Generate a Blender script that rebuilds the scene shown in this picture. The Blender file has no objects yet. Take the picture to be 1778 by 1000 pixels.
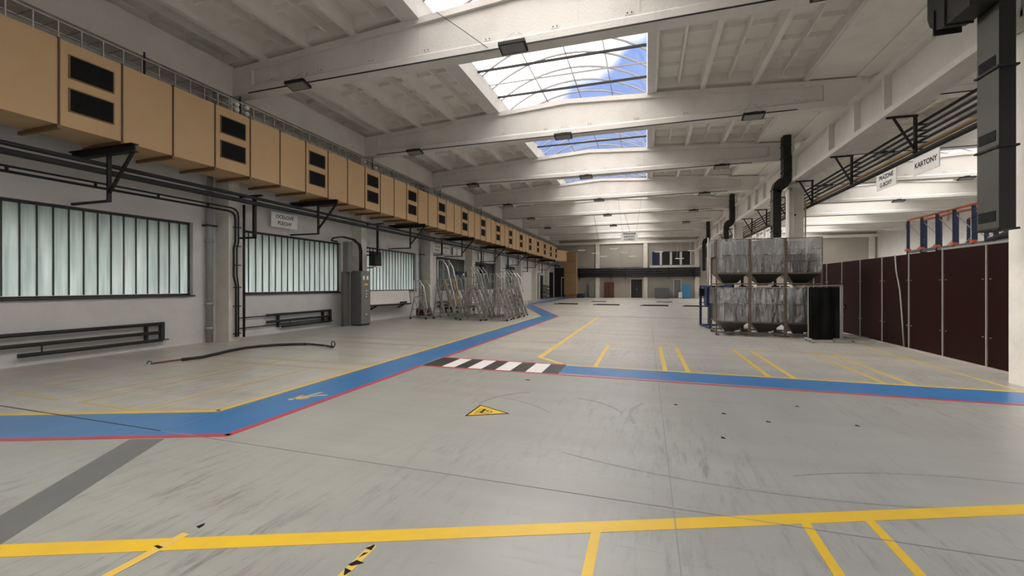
import bpy, math, random
from mathutils import Vector, Matrix, noise
R = math.radians
random.seed(7)
SC = bpy.context.scene
COL = SC.collection

# ------------------------------------------------------------------ camera
cam = bpy.data.cameras.new('camera'); camo = bpy.data.objects.new('camera', cam); COL.objects.link(camo)
camo.location = (0, 0, 1.63)
camo.rotation_euler = (R(90), 0, R(17.55))
cam.sensor_width = 36.0; cam.lens = 740.0 / 1778.0 * 36.0
cam.shift_y = -5.0 / 1778.0
cam.clip_start = 0.05; cam.clip_end = 500
SC.camera = camo

SEEDX = -4.0
# ------------------------------------------------------------------ world: blue sky with broken bright cloud
w = bpy.data.worlds.new('sky'); SC.world = w; w.use_nodes = True
nt = w.node_tree; nt.nodes.clear()
def wn(t, **k):
    n = nt.nodes.new(t)
    for a, b in k.items(): setattr(n, a, b)
    return n
tc = wn('ShaderNodeTexCoord')
mp = wn('ShaderNodeMapping'); mp.inputs['Location'].default_value = (SEEDX, 0.3, 0.1); mp.inputs['Rotation'].default_value = (0, 0, R(-5))
nz = wn('ShaderNodeTexNoise'); nz.inputs['Scale'].default_value = 1.5; nz.inputs['Detail'].default_value = 5; nz.inputs['Roughness'].default_value = 0.45
rp = wn('ShaderNodeValToRGB'); rp.color_ramp.elements[0].position = 0.40; rp.color_ramp.elements[1].position = 0.53
rp.color_ramp.elements[0].color = (0.13, 0.235, 0.55, 1); rp.color_ramp.elements[1].color = (3.70, 3.44, 3.19, 1)
sx = wn('ShaderNodeSeparateXYZ')
el = wn('ShaderNodeMapRange'); el.inputs['From Min'].default_value = -0.05; el.inputs['From Max'].default_value = 0.55; el.inputs['To Min'].default_value = 0.42; el.inputs['To Max'].default_value = 1.0
bg = wn('ShaderNodeBackground')
out = wn('ShaderNodeOutputWorld')
nt.links.new(tc.outputs['Generated'], mp.inputs['Vector']); nt.links.new(mp.outputs[0], nz.inputs['Vector'])
nt.links.new(tc.outputs['Generated'], sx.inputs[0]); nt.links.new(sx.outputs['Z'], el.inputs['Value']); nt.links.new(el.outputs[0], bg.inputs['Strength'])
# the sun stands veiled behind the cloud to the upper left: broad bright patch of cloud round it
gd = Vector((-0.74, 0.22, 0.62)).normalized()
dt = wn('ShaderNodeVectorMath', operation='DOT_PRODUCT'); dt.inputs[1].default_value = gd
mx = wn('ShaderNodeMath', operation='MAXIMUM'); mx.inputs[1].default_value = 0.0
pw = wn('ShaderNodeMath', operation='POWER'); pw.inputs[1].default_value = 5.0
ma = wn('ShaderNodeMath', operation='MULTIPLY_ADD'); ma.inputs[1].default_value = 3.6; ma.inputs[2].default_value = 0.60
fm_ = wn('ShaderNodeMath', operation='MULTIPLY')
nt.links.new(tc.outputs['Generated'], dt.inputs[0]); nt.links.new(dt.outputs['Value'], mx.inputs[0]); nt.links.new(mx.outputs[0], pw.inputs[0]); nt.links.new(pw.outputs[0], ma.inputs[0])
cm = wn('ShaderNodeMix', data_type='RGBA', blend_type='MULTIPLY'); cm.inputs[0].default_value = 1.0
cc = wn('ShaderNodeCombineColor')
gt = wn('ShaderNodeMapRange'); gt.inputs['From Min'].default_value = 0.40; gt.inputs['From Max'].default_value = 0.53
nt.links.new(nz.outputs['Fac'], gt.inputs['Value'])
# only cloud is lit up by the glow, open blue is not
gl_ = wn('ShaderNodeMix', data_type='FLOAT'); gl_.inputs[2].default_value = 1.0
nt.links.new(gt.outputs[0], gl_.inputs[0]); nt.links.new(ma.outputs[0], gl_.inputs[3])
for q_ in range(3): nt.links.new(gl_.outputs[0], cc.inputs[q_])
nt.links.new(rp.outputs['Color'], cm.inputs[6]); nt.links.new(cc.outputs[0], cm.inputs[7])
nt.links.new(nz.outputs['Fac'], rp.inputs['Fac']); nt.links.new(cm.outputs[2], bg.inputs['Color']); nt.links.new(bg.outputs[0], out.inputs[0])
w.cycles.sampling_method = 'MANUAL'; w.cycles.sample_map_resolution = 512

SC.view_settings.view_transform = 'Standard'; SC.view_settings.look = 'None'
SC.view_settings.gamma = 1.0; SC.view_settings.use_curve_mapping = False
SC.view_settings.exposure = 1.32
SC.cycles.max_bounces = 12; SC.cycles.diffuse_bounces = 7; SC.cycles.transparent_max_bounces = 16
SC.cycles.use_denoising = True
SC.cycles.sample_clamp_indirect = 5.0
SC.cycles.caustics_reflective = False; SC.cycles.caustics_refractive = False

# ------------------------------------------------------------------ materials
M = {}
def mat(name, col, rough=0.6, metal=0.0, var=None, scale=3.0, amt=0.5, bump=0.0, bscale=60.0, stretch=(1, 1, 1), spec=0.5, coat=0.0):
    m = bpy.data.materials.new(name); m.use_nodes = True; t = m.node_tree; b = t.nodes['Principled BSDF']
    b.inputs['Base Color'].default_value = (*col, 1); b.inputs['Roughness'].default_value = rough; b.inputs['Metallic'].default_value = metal
    b.inputs['Specular IOR Level'].default_value = spec; b.inputs['Coat Weight'].default_value = coat
    c = t.nodes.new('ShaderNodeTexCoord'); g = t.nodes.new('ShaderNodeNewGeometry')
    mpn = t.nodes.new('ShaderNodeMapping'); mpn.inputs['Scale'].default_value = stretch
    t.links.new(g.outputs['Position'], mpn.inputs['Vector'])
    if var is None: var = tuple(x * 0.75 for x in col)
    n = t.nodes.new('ShaderNodeTexNoise'); n.inputs['Scale'].default_value = scale; n.inputs['Detail'].default_value = 6; n.inputs['Roughness'].default_value = 0.65
    t.links.new(mpn.outputs[0], n.inputs['Vector'])
    r = t.nodes.new('ShaderNodeMapRange'); r.inputs['From Min'].default_value = 0.42; r.inputs['From Max'].default_value = 0.75
    r.inputs['To Max'].default_value = amt
    t.links.new(n.outputs['Fac'], r.inputs['Value'])
    x = t.nodes.new('ShaderNodeMix'); x.data_type = 'RGBA'; x.inputs[6].default_value = (*col, 1); x.inputs[7].default_value = (*var, 1)
    t.links.new(r.outputs[0], x.inputs[0]); t.links.new(x.outputs[2], b.inputs['Base Color'])
    if bump:
        n2 = t.nodes.new('ShaderNodeTexNoise'); n2.inputs['Scale'].default_value = bscale; n2.inputs['Detail'].default_value = 4
        t.links.new(g.outputs['Position'], n2.inputs['Vector'])
        bp = t.nodes.new('ShaderNodeBump'); bp.inputs['Strength'].default_value = bump; bp.inputs['Distance'].default_value = 0.02
        t.links.new(n2.outputs['Fac'], bp.inputs['Height']); t.links.new(bp.outputs[0], b.inputs['Normal'])
    M[name] = m
    return m
mat('plaster', (0.62, 0.615, 0.615), 0.85, var=(0.50, 0.49, 0.485), scale=1.3, amt=0.6, bump=0.35, bscale=40)
mat('pier', (0.68, 0.655, 0.61), 0.85, var=(0.50, 0.47, 0.42), scale=1.6, amt=0.6, bump=0.4, bscale=35)
mat('whitewash', (0.66, 0.64, 0.615), 0.8, var=(0.53, 0.505, 0.47), scale=0.9, amt=0.7, bump=0.5, bscale=22)
mat('roof_concrete', (0.74, 0.72, 0.68), 0.85, var=(0.60, 0.58, 0.54), scale=1.2, amt=0.7, bump=0.3, bscale=30)
mat('right_whitewash', (0.66, 0.65, 0.63), 0.8, var=(0.62, 0.60, 0.56), scale=0.9, amt=0.6, bump=0.4, bscale=22)
mat('pale_board', (0.78, 0.76, 0.73), 0.6)
mat('white_paint', (0.74, 0.74, 0.72), 0.5)
mat('sign_white', (0.90, 0.90, 0.90), 0.55, var=(0.76, 0.76, 0.75))
mat('ink', (0.018, 0.018, 0.02), 0.9, spec=0.1)
mat('duct_tan', (0.54, 0.365, 0.195), 0.62, var=(0.47, 0.31, 0.16), scale=1.1, amt=0.6, bump=0.08, bscale=90)
mat('duct_seam', (0.10, 0.06, 0.035), 0.7)
mat('duct_angle', (0.20, 0.12, 0.055), 0.7)
mat('grille_black', (0.010, 0.011, 0.011), 0.85, spec=0.15)
mat('black_steel', (0.014, 0.014, 0.015), 0.55, var=(0.03, 0.028, 0.025), spec=0.3)
mat('dark_pipe', (0.026, 0.027, 0.029), 0.5, var=(0.014, 0.014, 0.014), spec=0.3)
mat('grey_pipe', (0.30, 0.295, 0.285), 0.55)
mat('window_frame', (0.035, 0.037, 0.04), 0.5)
mat('radiator_paint', (0.03, 0.031, 0.033), 0.55, spec=0.3)
mat('galvanised', (0.42, 0.42, 0.41), 0.4, 0.6)
mat('aluminium', (0.40, 0.39, 0.37), 0.38, 0.6, var=(0.28, 0.27, 0.25))
mat('bright_aluminium', (0.85, 0.85, 0.83), 0.3, 0.6)
mat('cabinet_grey', (0.115, 0.115, 0.115), 0.5)
mat('cabinet_front', (0.19, 0.19, 0.185), 0.5)
mat('rubber', (0.012, 0.012, 0.012), 0.5)
mat('hose_rust', (0.16, 0.065, 0.03), 0.6)
mat('black_duct', (0.052, 0.052, 0.045), 0.45, 0.0, var=(0.03, 0.03, 0.026), scale=1.6)
mat('black_duct_dark', (0.014, 0.014, 0.013), 0.5, spec=0.3)
mat('brown_panel', (0.015, 0.0042, 0.0035), 0.55, var=(0.010, 0.003, 0.003), scale=0.8, spec=0.10)
mat('panel_batten', (0.33, 0.31, 0.28), 0.5)
mat('frame_steel', (0.145, 0.115, 0.09), 0.5, 0.3, var=(0.07, 0.045, 0.03), scale=8)
mat('hopper_steel', (0.12, 0.12, 0.11), 0.35, 0.5)
mat('bin_wall', (0.115, 0.105, 0.092), 0.45, 0.35, var=(0.07, 0.06, 0.05), scale=4)
mat('wire', (0.15, 0.13, 0.12), 0.4, 0.5)
mat('curtain', (0.007, 0.008, 0.009), 0.6, spec=0.2)
mat('stand_grey', (0.36, 0.36, 0.34), 0.45, 0.2)
mat('rack_blue', (0.012, 0.03, 0.095), 0.5)
mat('rack_orange', (0.80, 0.16, 0.06), 0.45)
mat('press_blue', (0.006, 0.022, 0.075), 0.45)
mat('pipe_brown', (0.20, 0.12, 0.05), 0.5)
mat('yellow_pipe', (0.42, 0.25, 0.05), 0.5)
mat('duct_shaded', (0.27, 0.165, 0.08), 0.65)  # duct colour darkened to carry the shade on the far trunk
mat('maroon', (0.085, 0.022, 0.02), 0.5)
mat('far_dark', (0.010, 0.009, 0.009), 0.6)
mat('cyan_blue', (0.04, 0.21, 0.40), 0.5)
mat('navy', (0.01, 0.015, 0.05), 0.6)
mat('bin_green', (0.012, 0.03, 0.022), 0.5)
mat('cardboard', (0.33, 0.21, 0.11), 0.8)
mat('lamp_glass', (0.20, 0.20, 0.19), 0.2)
mat('yellow_paint', (0.76, 0.50, 0.035), 0.38, var=(0.66, 0.42, 0.05), scale=2.5, amt=0.7)
mat('pale_yellow_paint', (0.74, 0.50, 0.09), 0.42, var=(0.62, 0.46, 0.16), scale=3, amt=0.8)
mat('worn_yellow', (0.62, 0.44, 0.12), 0.42, var=(0.52, 0.45, 0.28), scale=2.5, amt=1.0)
mat('blue_paint', (0.045, 0.175, 0.42), 0.33, var=(0.075, 0.215, 0.44), scale=1.3, amt=0.8, stretch=(1, .4, 1))
mat('red_paint', (0.50, 0.05, 0.075), 0.42, var=(0.40, 0.06, 0.08))
mat('crossing_black', (0.035, 0.035, 0.035), 0.4, var=(0.07, 0.07, 0.07))
mat('crossing_white', (0.80, 0.80, 0.79), 0.42)
mat('grey_band', (0.155, 0.16, 0.16), 0.38)
mat('joint', (0.055, 0.055, 0.055), 0.8); mat('faint_joint', (0.27, 0.28, 0.27), 0.5)
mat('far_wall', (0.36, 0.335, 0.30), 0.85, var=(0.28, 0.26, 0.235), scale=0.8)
mat('skylight_frame', (0.28, 0.28, 0.275), 0.6)
mat('kerb_white', (0.60, 0.585, 0.56), 0.7)

def floor_mat():
    m = bpy.data.materials.new('floor_coating'); m.use_nodes = True; t = m.node_tree; b = t.nodes['Principled BSDF']
    N = t.nodes.new; L = t.links.new
    g = N('ShaderNodeNewGeometry')
    def noisev(scale, stretch, lo, hi, det=6, rough=0.6, rot=0.0, dist=0.0):
        mpn = N('ShaderNodeMapping'); mpn.inputs['Scale'].default_value = stretch; mpn.inputs['Rotation'].default_value = (0, 0, rot)
        L(g.outputs['Position'], mpn.inputs['Vector'])
        n = N('ShaderNodeTexNoise'); n.inputs['Scale'].default_value = scale; n.inputs['Detail'].default_value = det; n.inputs['Roughness'].default_value = rough
        n.inputs['Distortion'].default_value = dist
        L(mpn.outputs[0], n.inputs['Vector'])
        r = N('ShaderNodeMapRange'); r.inputs['From Min'].default_value = lo; r.inputs['From Max'].default_value = hi
        L(n.outputs['Fac'], r.inputs['Value']); return r.outputs[0]
    def mix(fac, a, c, k=1.0):
        x = N('ShaderNodeMix'); x.data_type = 'RGBA'
        if k != 1.0:
            mm = N('ShaderNodeMath'); mm.operation = 'MULTIPLY'; mm.inputs[1].default_value = k; L(fac, mm.inputs[0]); fac = mm.outputs[0]
        L(fac, x.inputs[0])
        for i, v in ((6, a), (7, c)):
            if isinstance(v, tuple): x.inputs[i].default_value = (*v, 1)
            else: L(v, x.inputs[i])
        return x.outputs[2]
    # parking zones beyond the lane are bare worn concrete, the driving zone is grey-green coating
    sep = N('ShaderNodeSeparateXYZ'); L(g.outputs['Position'], sep.inputs[0])
    def cmpgt(sock, v, soft=0.4):
        r = N('ShaderNodeMapRange'); r.inputs['From Min'].default_value = v - soft; r.inputs['From Max'].default_value = v + soft; L(sock, r.inputs['Value']); return r.outputs[0]
    c0 = mix(noisev(0.5, (1, 1, 1), 0.25, 0.75, 3), (0.41, 0.425, 0.40), (0.37, 0.38, 0.355))
    c1 = mix(noisev(0.8, (0.6, 2.5, 1), 0.2, 0.8, 3), (0.70, 0.665, 0.60), (0.54, 0.51, 0.455))
    zone = N('ShaderNodeMath'); zone.operation = 'MAXIMUM'
    zy = cmpgt(sep.outputs['Y'], 9.6, 1.2)
    neg = N('ShaderNodeMath'); neg.operation = 'MULTIPLY'; neg.inputs[1].default_value = -1; L(sep.outputs['X'], neg.inputs[0])
    zx = cmpgt(neg.outputs[0], 5.35, 0.05)
    ln = N('ShaderNodeMath'); ln.operation = 'MULTIPLY_ADD'; ln.inputs[1].default_value = 0.386; L(neg.outputs[0], ln.inputs[0]); L(sep.outputs['Y'], ln.inputs[2])
    zl = N('ShaderNodeMath'); zl.operation = 'MULTIPLY'; L(zx, zl.inputs[0]); L(cmpgt(ln.outputs[0], 6.0, 0.05), zl.inputs[1])
    L(zy, zone.inputs[0]); L(zl.outputs[0], zone.inputs[1])
    c = mix(zone.outputs[0], c0, c1, 0.85)
    # directional tyre grime, fine scuffs, kept inside large soft patches
    def mul(a, d):
        m_ = N('ShaderNodeMath'); m_.operation = 'MULTIPLY'; L(a, m_.inputs[0]); L(d, m_.inputs[1]); return m_.outputs[0]
    patch = noisev(0.33, (1, 1, 1), 0.42, 0.62, 2)
    patch2 = noisev(0.45, (1, 1, 1), 0.45, 0.60, 2, 0.5, 1.0)
    c = mix(noisev(1.1, (1.5, 0.35, 1), 0.25, 0.90, 5, 0.55, R(-20)), c, (0.25, 0.25, 0.235), 0.40)
    c = mix(noisev(1.6, (0.12, 1.3, 1), 0.28, 0.85, 6, 0.62, R(3)), c, (0.23, 0.215, 0.19), 0.50)
    c = mix(mul(noisev(5.0, (2.2, 0.35, 1), 0.50, 0.64, 9, 0.8, R(-32)), patch), c, (0.15, 0.147, 0.137), 0.75)
    c = mix(mul(noisev(9.0, (0.3, 2.0, 1), 0.55, 0.68, 8, 0.75, R(12)), patch2), c, (0.22, 0.215, 0.20), 0.45)
    L(c, b.inputs['Base Color'])
    rr = N('ShaderNodeMapRange'); rr.inputs['To Min'].default_value = 0.29; rr.inputs['To Max'].default_value = 0.37
    L(noisev(0.7, (1, 1, 1), 0.3, 0.75, 3, 0.5), rr.inputs['Value']); L(rr.outputs[0], b.inputs['Roughness'])
    n2 = N('ShaderNodeTexNoise'); n2.inputs['Scale'].default_value = 9; n2.inputs['Detail'].default_value = 8; n2.inputs['Roughness'].default_value = 0.7
    L(g.outputs['Position'], n2.inputs['Vector'])
    bp = N('ShaderNodeBump'); bp.inputs['Strength'].default_value = 0.10; bp.inputs['Distance'].default_value = 0.02
    L(n2.outputs['Fac'], bp.inputs['Height']); L(bp.outputs[0], b.inputs['Normal'])
    M['floor'] = m
floor_mat()

def glassy(name, tint, opac, rough, bump=0.0, bscale=6, stretch=(1, 1, 1), body=(0.7, 0.7, 0.7), trans=0.0, gloss=0.04, wrinkle=False):
    """thin sheet: part clear, part milky body, with gloss on top"""
    m = bpy.data.materials.new(name); m.use_nodes = True; t = m.node_tree; N = t.nodes.new; L = t.links.new
    for n in list(t.nodes):
        if n.type == 'BSDF_PRINCIPLED': t.nodes.remove(n)
    o = [n for n in t.nodes if n.type == 'OUTPUT_MATERIAL'][0]
    tr = N('ShaderNodeBsdfTransparent'); tr.inputs[0].default_value = (*tint, 1)
    df = N('ShaderNodeBsdfDiffuse'); df.inputs[0].default_value = (*body, 1)
    tl = N('ShaderNodeBsdfTranslucent'); tl.inputs[0].default_value = (*body, 1)
    gl = N('ShaderNodeBsdfGlossy'); gl.inputs['Roughness'].default_value = rough
    m0 = N('ShaderNodeMixShader'); m0.inputs[0].default_value = trans; L(df.outputs[0], m0.inputs[1]); L(tl.outputs[0], m0.inputs[2])
    m1 = N('ShaderNodeMixShader'); m1.inputs[0].default_value = opac; L(tr.outputs[0], m1.inputs[1]); L(m0.outputs[0], m1.inputs[2])
    lw = N('ShaderNodeLayerWeight'); pw = N('ShaderNodeMath'); pw.operation = 'POWER'; pw.inputs[1].default_value = 4; L(lw.outputs['Facing'], pw.inputs[0])
    fr = N('ShaderNodeMath'); fr.operation = 'MULTIPLY_ADD'; fr.inputs[1].default_value = 0.5; fr.inputs[2].default_value = gloss; L(pw.outputs[0], fr.inputs[0])
    m2 = N('ShaderNodeMixShader'); L(fr.outputs[0], m2.inputs[0]); L(m1.outputs[0], m2.inputs[1]); L(gl.outputs[0], m2.inputs[2])
    if wrinkle:   # the film is milky where it is creased and gathered
        g3 = N('ShaderNodeNewGeometry'); mp3 = N('ShaderNodeMapping'); mp3.inputs['Scale'].default_value = (3.0, 3.0, 0.45); mp3.inputs['Rotation'].default_value = (0, R(12), 0)
        n3 = N('ShaderNodeTexNoise'); n3.inputs['Scale'].default_value = 1.2; n3.inputs['Detail'].default_value = 2.5; n3.inputs['Distortion'].default_value = 0.8
        L(g3.outputs['Position'], mp3.inputs['Vector']); L(mp3.outputs[0], n3.inputs['Vector'])
        r3 = N('ShaderNodeMapRange'); r3.inputs['From Min'].default_value = 0.54; r3.inputs['From Max'].default_value = 0.66; r3.inputs['To Min'].default_value = 0.07; r3.inputs['To Max'].default_value = 0.42
        L(n3.outputs['Fac'], r3.inputs['Value']); L(r3.outputs[0], m1.inputs[0])
    if bump:
        g = N('ShaderNodeNewGeometry'); mpn = N('ShaderNodeMapping'); mpn.inputs['Scale'].default_value = stretch
        n2 = N('ShaderNodeTexNoise'); n2.inputs['Scale'].default_value = bscale; n2.inputs['Detail'].default_value = 3; n2.inputs['Distortion'].default_value = 0.8
        L(g.outputs['Position'], mpn.inputs['Vector']); L(mpn.outputs[0], n2.inputs['Vector'])
        bp = N('ShaderNodeBump'); bp.inputs['Strength'].default_value = bump; bp.inputs['Distance'].default_value = 0.06
        L(n2.outputs['Fac'], bp.inputs['Height'])
        for s in (gl, df, lw): L(bp.outputs[0], s.inputs['Normal'])
    L(m2.outputs[0], o.inputs[0]); M[name] = m
glassy('skylight_pane', (0.945, 0.945, 0.94), 0.06, 0.15)
glassy('plastic_film', (0.95, 0.96, 0.97), 0.30, 0.16, bump=1.0, bscale=4.0, stretch=(1.6, 1.6, 0.5), body=(0.66, 0.68, 0.71), gloss=0.16, wrinkle=True)

def frosted(gloss=0.04):
    m = bpy.data.materials.new('ribbed_glass'); m.use_nodes = True; t = m.node_tree; N = t.nodes.new; L = t.links.new
    for n in list(t.nodes):
        if n.type == 'BSDF_PRINCIPLED': t.nodes.remove(n)
    o = [n for n in t.nodes if n.type == 'OUTPUT_MATERIAL'][0]
    g = N('ShaderNodeNewGeometry'); mpn = N('ShaderNodeMapping'); mpn.inputs['Scale'].default_value = (1, 9, 0.5)
    n2 = N('ShaderNodeTexNoise'); n2.inputs['Scale'].default_value = 1.6; n2.inputs['Detail'].default_value = 5
    L(g.outputs['Position'], mpn.inputs['Vector']); L(mpn.outputs[0], n2.inputs['Vector'])
    x = N('ShaderNodeMix'); x.data_type = 'RGBA'; x.inputs[6].default_value = (0.41, 0.465, 0.465, 1); x.inputs[7].default_value = (0.57, 0.62, 0.62, 1)
    r = N('ShaderNodeMapRange'); r.inputs['From Min'].default_value = 0.3; r.inputs['From Max'].default_value = 0.7; L(n2.outputs['Fac'], r.inputs['Value']); L(r.outputs[0], x.inputs[0])
    tl = N('ShaderNodeBsdfTranslucent'); L(x.outputs[2], tl.inputs[0])
    rf = N('ShaderNodeBsdfRefraction'); rf.inputs['Roughness'].default_value = 0.45; rf.inputs['IOR'].default_value = 1.0; L(x.outputs[2], rf.inputs[0])
    mm = N('ShaderNodeMixShader'); mm.inputs[0].default_value = 0.5; L(tl.outputs[0], mm.inputs[1]); L(rf.outputs[0], mm.inputs[2])
    gl = N('ShaderNodeBsdfGlossy'); gl.inputs['Roughness'].default_value = 0.25
    lw = N('ShaderNodeLayerWeight'); pw = N('ShaderNodeMath'); pw.operation = 'POWER'; pw.inputs[1].default_value = 4; L(lw.outputs['Facing'], pw.inputs[0])
    fr = N('ShaderNodeMath'); fr.operation = 'MULTIPLY_ADD'; fr.inputs[1].default_value = 0.5; fr.inputs[2].default_value = gloss; L(pw.outputs[0], fr.inputs[0])
    m2 = N('ShaderNodeMixShader'); L(fr.outputs[0], m2.inputs[0]); L(mm.outputs[0], m2.inputs[1]); L(gl.outputs[0], m2.inputs[2])
    L(m2.outputs[0], o.inputs[0]); M['ribbed_glass'] = m
frosted()
mg = M['ribbed_glass'].copy(); mg.name = 'dimmed_glass'; M['dimmed_glass'] = mg  # darker tint stands in for weaker daylight behind the farther left windows
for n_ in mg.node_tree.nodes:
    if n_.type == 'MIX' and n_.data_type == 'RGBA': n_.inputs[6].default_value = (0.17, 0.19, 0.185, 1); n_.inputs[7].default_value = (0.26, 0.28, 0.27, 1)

# ------------------------------------------------------------------ mesh builder
class MB:
    def __init__(s): s.v = []; s.f = []
    def add(s, v, f):
        k = len(s.v); s.v += [tuple(p) for p in v]; s.f += [tuple(i + k for i in q) for q in f]; return s
    def box(s, x0, x1, y0, y1, z0, z1):
        return s.add([(x0,y0,z0),(x1,y0,z0),(x1,y1,z0),(x0,y1,z0),(x0,y0,z1),(x1,y0,z1),(x1,y1,z1),(x0,y1,z1)],
                     [(0,3,2,1),(4,5,6,7),(0,1,5,4),(1,2,6,5),(2,3,7,6),(3,0,4,7)])
    def prism(s, poly, axis, a, b):
        """poly: 2D points; axis 0,1,2 = extrusion axis; points fill the other two in order"""
        def p(q, t):
            if axis == 0: return (t, q[0], q[1])
            if axis == 1: return (q[0], t, q[1])
            return (q[0], q[1], t)
        n = len(poly); v = [p(q, a) for q in poly] + [p(q, b) for q in poly]
        f = [tuple(range(n))[::-1], tuple(range(n, 2*n))] + [(i, (i+1) % n, n+(i+1) % n, n+i) for i in range(n)]
        return s.add(v, f)
    def bar(s, p, q, wd, ht, up=(0, 0, 1)):
        p = Vector(p); q = Vector(q); d = (q - p).normalized(); u = Vector(up)
        if abs(d.dot(u)) > 0.98: u = Vector((1, 0, 0))
        a = d.cross(u).normalized() * wd / 2; b = a.cross(d).normalized() * ht / 2
        v = [p-a-b, p+a-b, p+a+b, p-a+b, q-a-b, q+a-b, q+a+b, q-a+b]
        return s.add(v, [(0,3,2,1),(4,5,6,7),(0,1,5,4),(1,2,6,5),(2,3,7,6),(3,0,4,7)])
    def tube(s, pts, r, n=8, caps=True):
        P = [Vector(p) for p in pts]; k = len(s.v); m = len(P)
        prev = None
        for i, p in enumerate(P):
            d = (P[min(i+1, m-1)] - P[max(i-1, 0)]).normalized()
            if prev is None:
                u = Vector((0, 0, 1)) if abs(d.z) < 0.9 else Vector((1, 0, 0)); a = d.cross(u).normalized()
            else: a = (prev - d * prev.dot(d)).normalized()
            prev = a; b = d.cross(a); rr = r[i] if isinstance(r, (list, tuple)) else r
            for j in range(n):
                t = 2*math.pi*j/n; s.v.append(tuple(p + (a*math.cos(t) + b*math.sin(t))*rr))
        for i in range(m-1):
            for j in range(n):
                s.f.append((k+i*n+j, k+i*n+(j+1) % n, k+(i+1)*n+(j+1) % n, k+(i+1)*n+j))
        if caps:
            s.f.append(tuple(k+j for j in range(n))[::-1]); s.f.append(tuple(k+(m-1)*n+j for j in range(n)))
        return s
    def grid(s, fn, nu, nv):
        k = len(s.v)
        for j in range(nv+1):
            for i in range(nu+1): s.v.append(tuple(fn(i/nu, j/nv)))
        for j in range(nv):
            for i in range(nu):
                a = k+j*(nu+1)+i; s.f.append((a, a+1, a+nu+2, a+nu+1))
        return s
    def mesh(s, name, m, smooth=False):
        me = bpy.data.meshes.new(name); me.from_pydata(s.v, [], s.f)
        me.materials.append(M[m]);
        if smooth: me.polygons.foreach_set('use_smooth', [True]*len(me.polygons))
        me.update(); return me
    def build(s, name, m, parent=None, smooth=False, **k):
        if parent is not None:
            o = wloc(parent); s.v = [(a-o[0], b-o[1], c-o[2]) for a, b, c in s.v]
        return link(name, s.mesh(name, m, smooth), parent, **k)
def wloc(o):
    l = Vector((0, 0, 0))
    while o is not None: l += o.location; o = o.parent
    return l
def link(name, me, parent=None, loc=None, **k):
    ob = bpy.data.objects.new(name, me); COL.objects.link(ob)
    if parent is not None: ob.parent = parent
    if loc is not None: ob.location = loc
    tag(ob, **k); return ob
def tag(o, label=None, cat=None, group=None, kind=None):
    if label: o['label'] = label
    if cat: o['category'] = cat
    if group: o['group'] = group
    if kind: o['kind'] = kind
    return o
def thing(name, loc, label, cat, group=None, rz=0.0, kind=None):
    o = bpy.data.objects.new(name, None); COL.objects.link(o); o.location = loc; o.rotation_euler = (0, 0, rz)
    o.empty_display_size = 0.1
    return tag(o, label, cat, group, kind)
def copy_tree(o, parent=None):
    c = o.copy(); COL.objects.link(c); c.parent = parent
    for ch in KIDS(o): copy_tree(ch, c)
    return c
def KIDS(o): return list(o.children)
def bx(name, m, parent, *b, **k): return MB().box(*b).build(name, m, parent, **k)
ORD = ['nearest', 'second', 'third', 'fourth', 'fifth', 'sixth', 'seventh', 'eighth', 'ninth', 'tenth', 'eleventh', 'twelfth']

# ------------------------------------------------------------------ floor and its markings
YB, YF = -9.0, 57.2
fl = bx('floor', 'floor', None, -12.3, 24.6, YB-.3, YF+.3, -0.2, 0.0, kind='structure',
        label='grey coated concrete floor of the hall with painted lines and scuffs', cat='floor')
def poly_slab(name, m, pts, z=0.002, label=None, parent=fl):
    b = MB(); n = len(pts)
    b.add([(x, y, 0.0004) for x, y in pts] + [(x, y, z) for x, y in pts], [tuple(range(n))[::-1], tuple(range(n, 2*n))] + [(i, (i+1) % n, n+(i+1) % n, n+i) for i in range(n)])
    return b.build(name, m, parent, label=label)
def strip(name, m, p, q, wd, z=0.002, label=None):
    p = Vector(p); q = Vector(q); d = (q-p).normalized(); n = Vector((-d.y, d.x)) * wd/2
    return poly_slab(name, m, [tuple(p-n), tuple(q-n), tuple(q+n), tuple(p+n)], z, label)
# blue pedestrian lane: oblique piece, long straight piece, far zigzag, cross lane to the right
poly_slab('blue_lane', 'blue_paint', [(-12.0, 1.47), (-12.0, 0.56), (-4.38, 3.50), (-4.41, 8.68), (-4.40, 21.9), (-5.30, 21.9), (-5.24, 4.11)][::-1], 0.0018, 'blue walkway lane running obliquely then straight up the left side')
poly_slab('blue_lane', 'blue_paint', [(-5.30, 21.9), (-4.40, 21.9), (-9.10, 34.2), (-9.10, 56.0), (-10.1, 56.0), (-10.0, 34.0)], 0.0018, 'far blue lane turning left towards the wall')
poly_slab('blue_lane', 'blue_paint', [(-1.56, 7.80), (5.7, 7.62), (9.0, 7.6), (9.0, 8.5), (5.7, 8.50), (-1.57, 8.56)], 0.0018, 'blue walkway lane crossing the hall to the right')
strip('yellow_line', 'yellow_paint', (-12.0, 1.53), (-5.29, 4.12), 0.10, 0.0024, 'yellow edge line of the oblique blue lane')
strip('yellow_line', 'pale_yellow_paint', (-5.30, 4.12), (-5.36, 21.95), 0.10, 0.0024, 'yellow edge line of the straight blue lane')
strip('yellow_line', 'pale_yellow_paint', (-5.36, 21.95), (-10.05, 34.1), 0.09, 0.0024, 'yellow edge line of the far blue lane')
strip('yellow_line', 'yellow_paint', (-1.55, 8.60), (9.0, 8.51), 0.09, 0.0024, 'yellow edge line of the cross lane')
strip('red_line', 'red_paint', (-12.0, 0.52), (-4.32, 3.49), 0.085, 0.0024, 'red edge line of the oblique blue lane')
strip('red_line', 'red_paint', (-4.34, 3.47), (-4.36, 7.70), 0.085, 0.0024, 'red edge line of the near straight lane')
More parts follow.
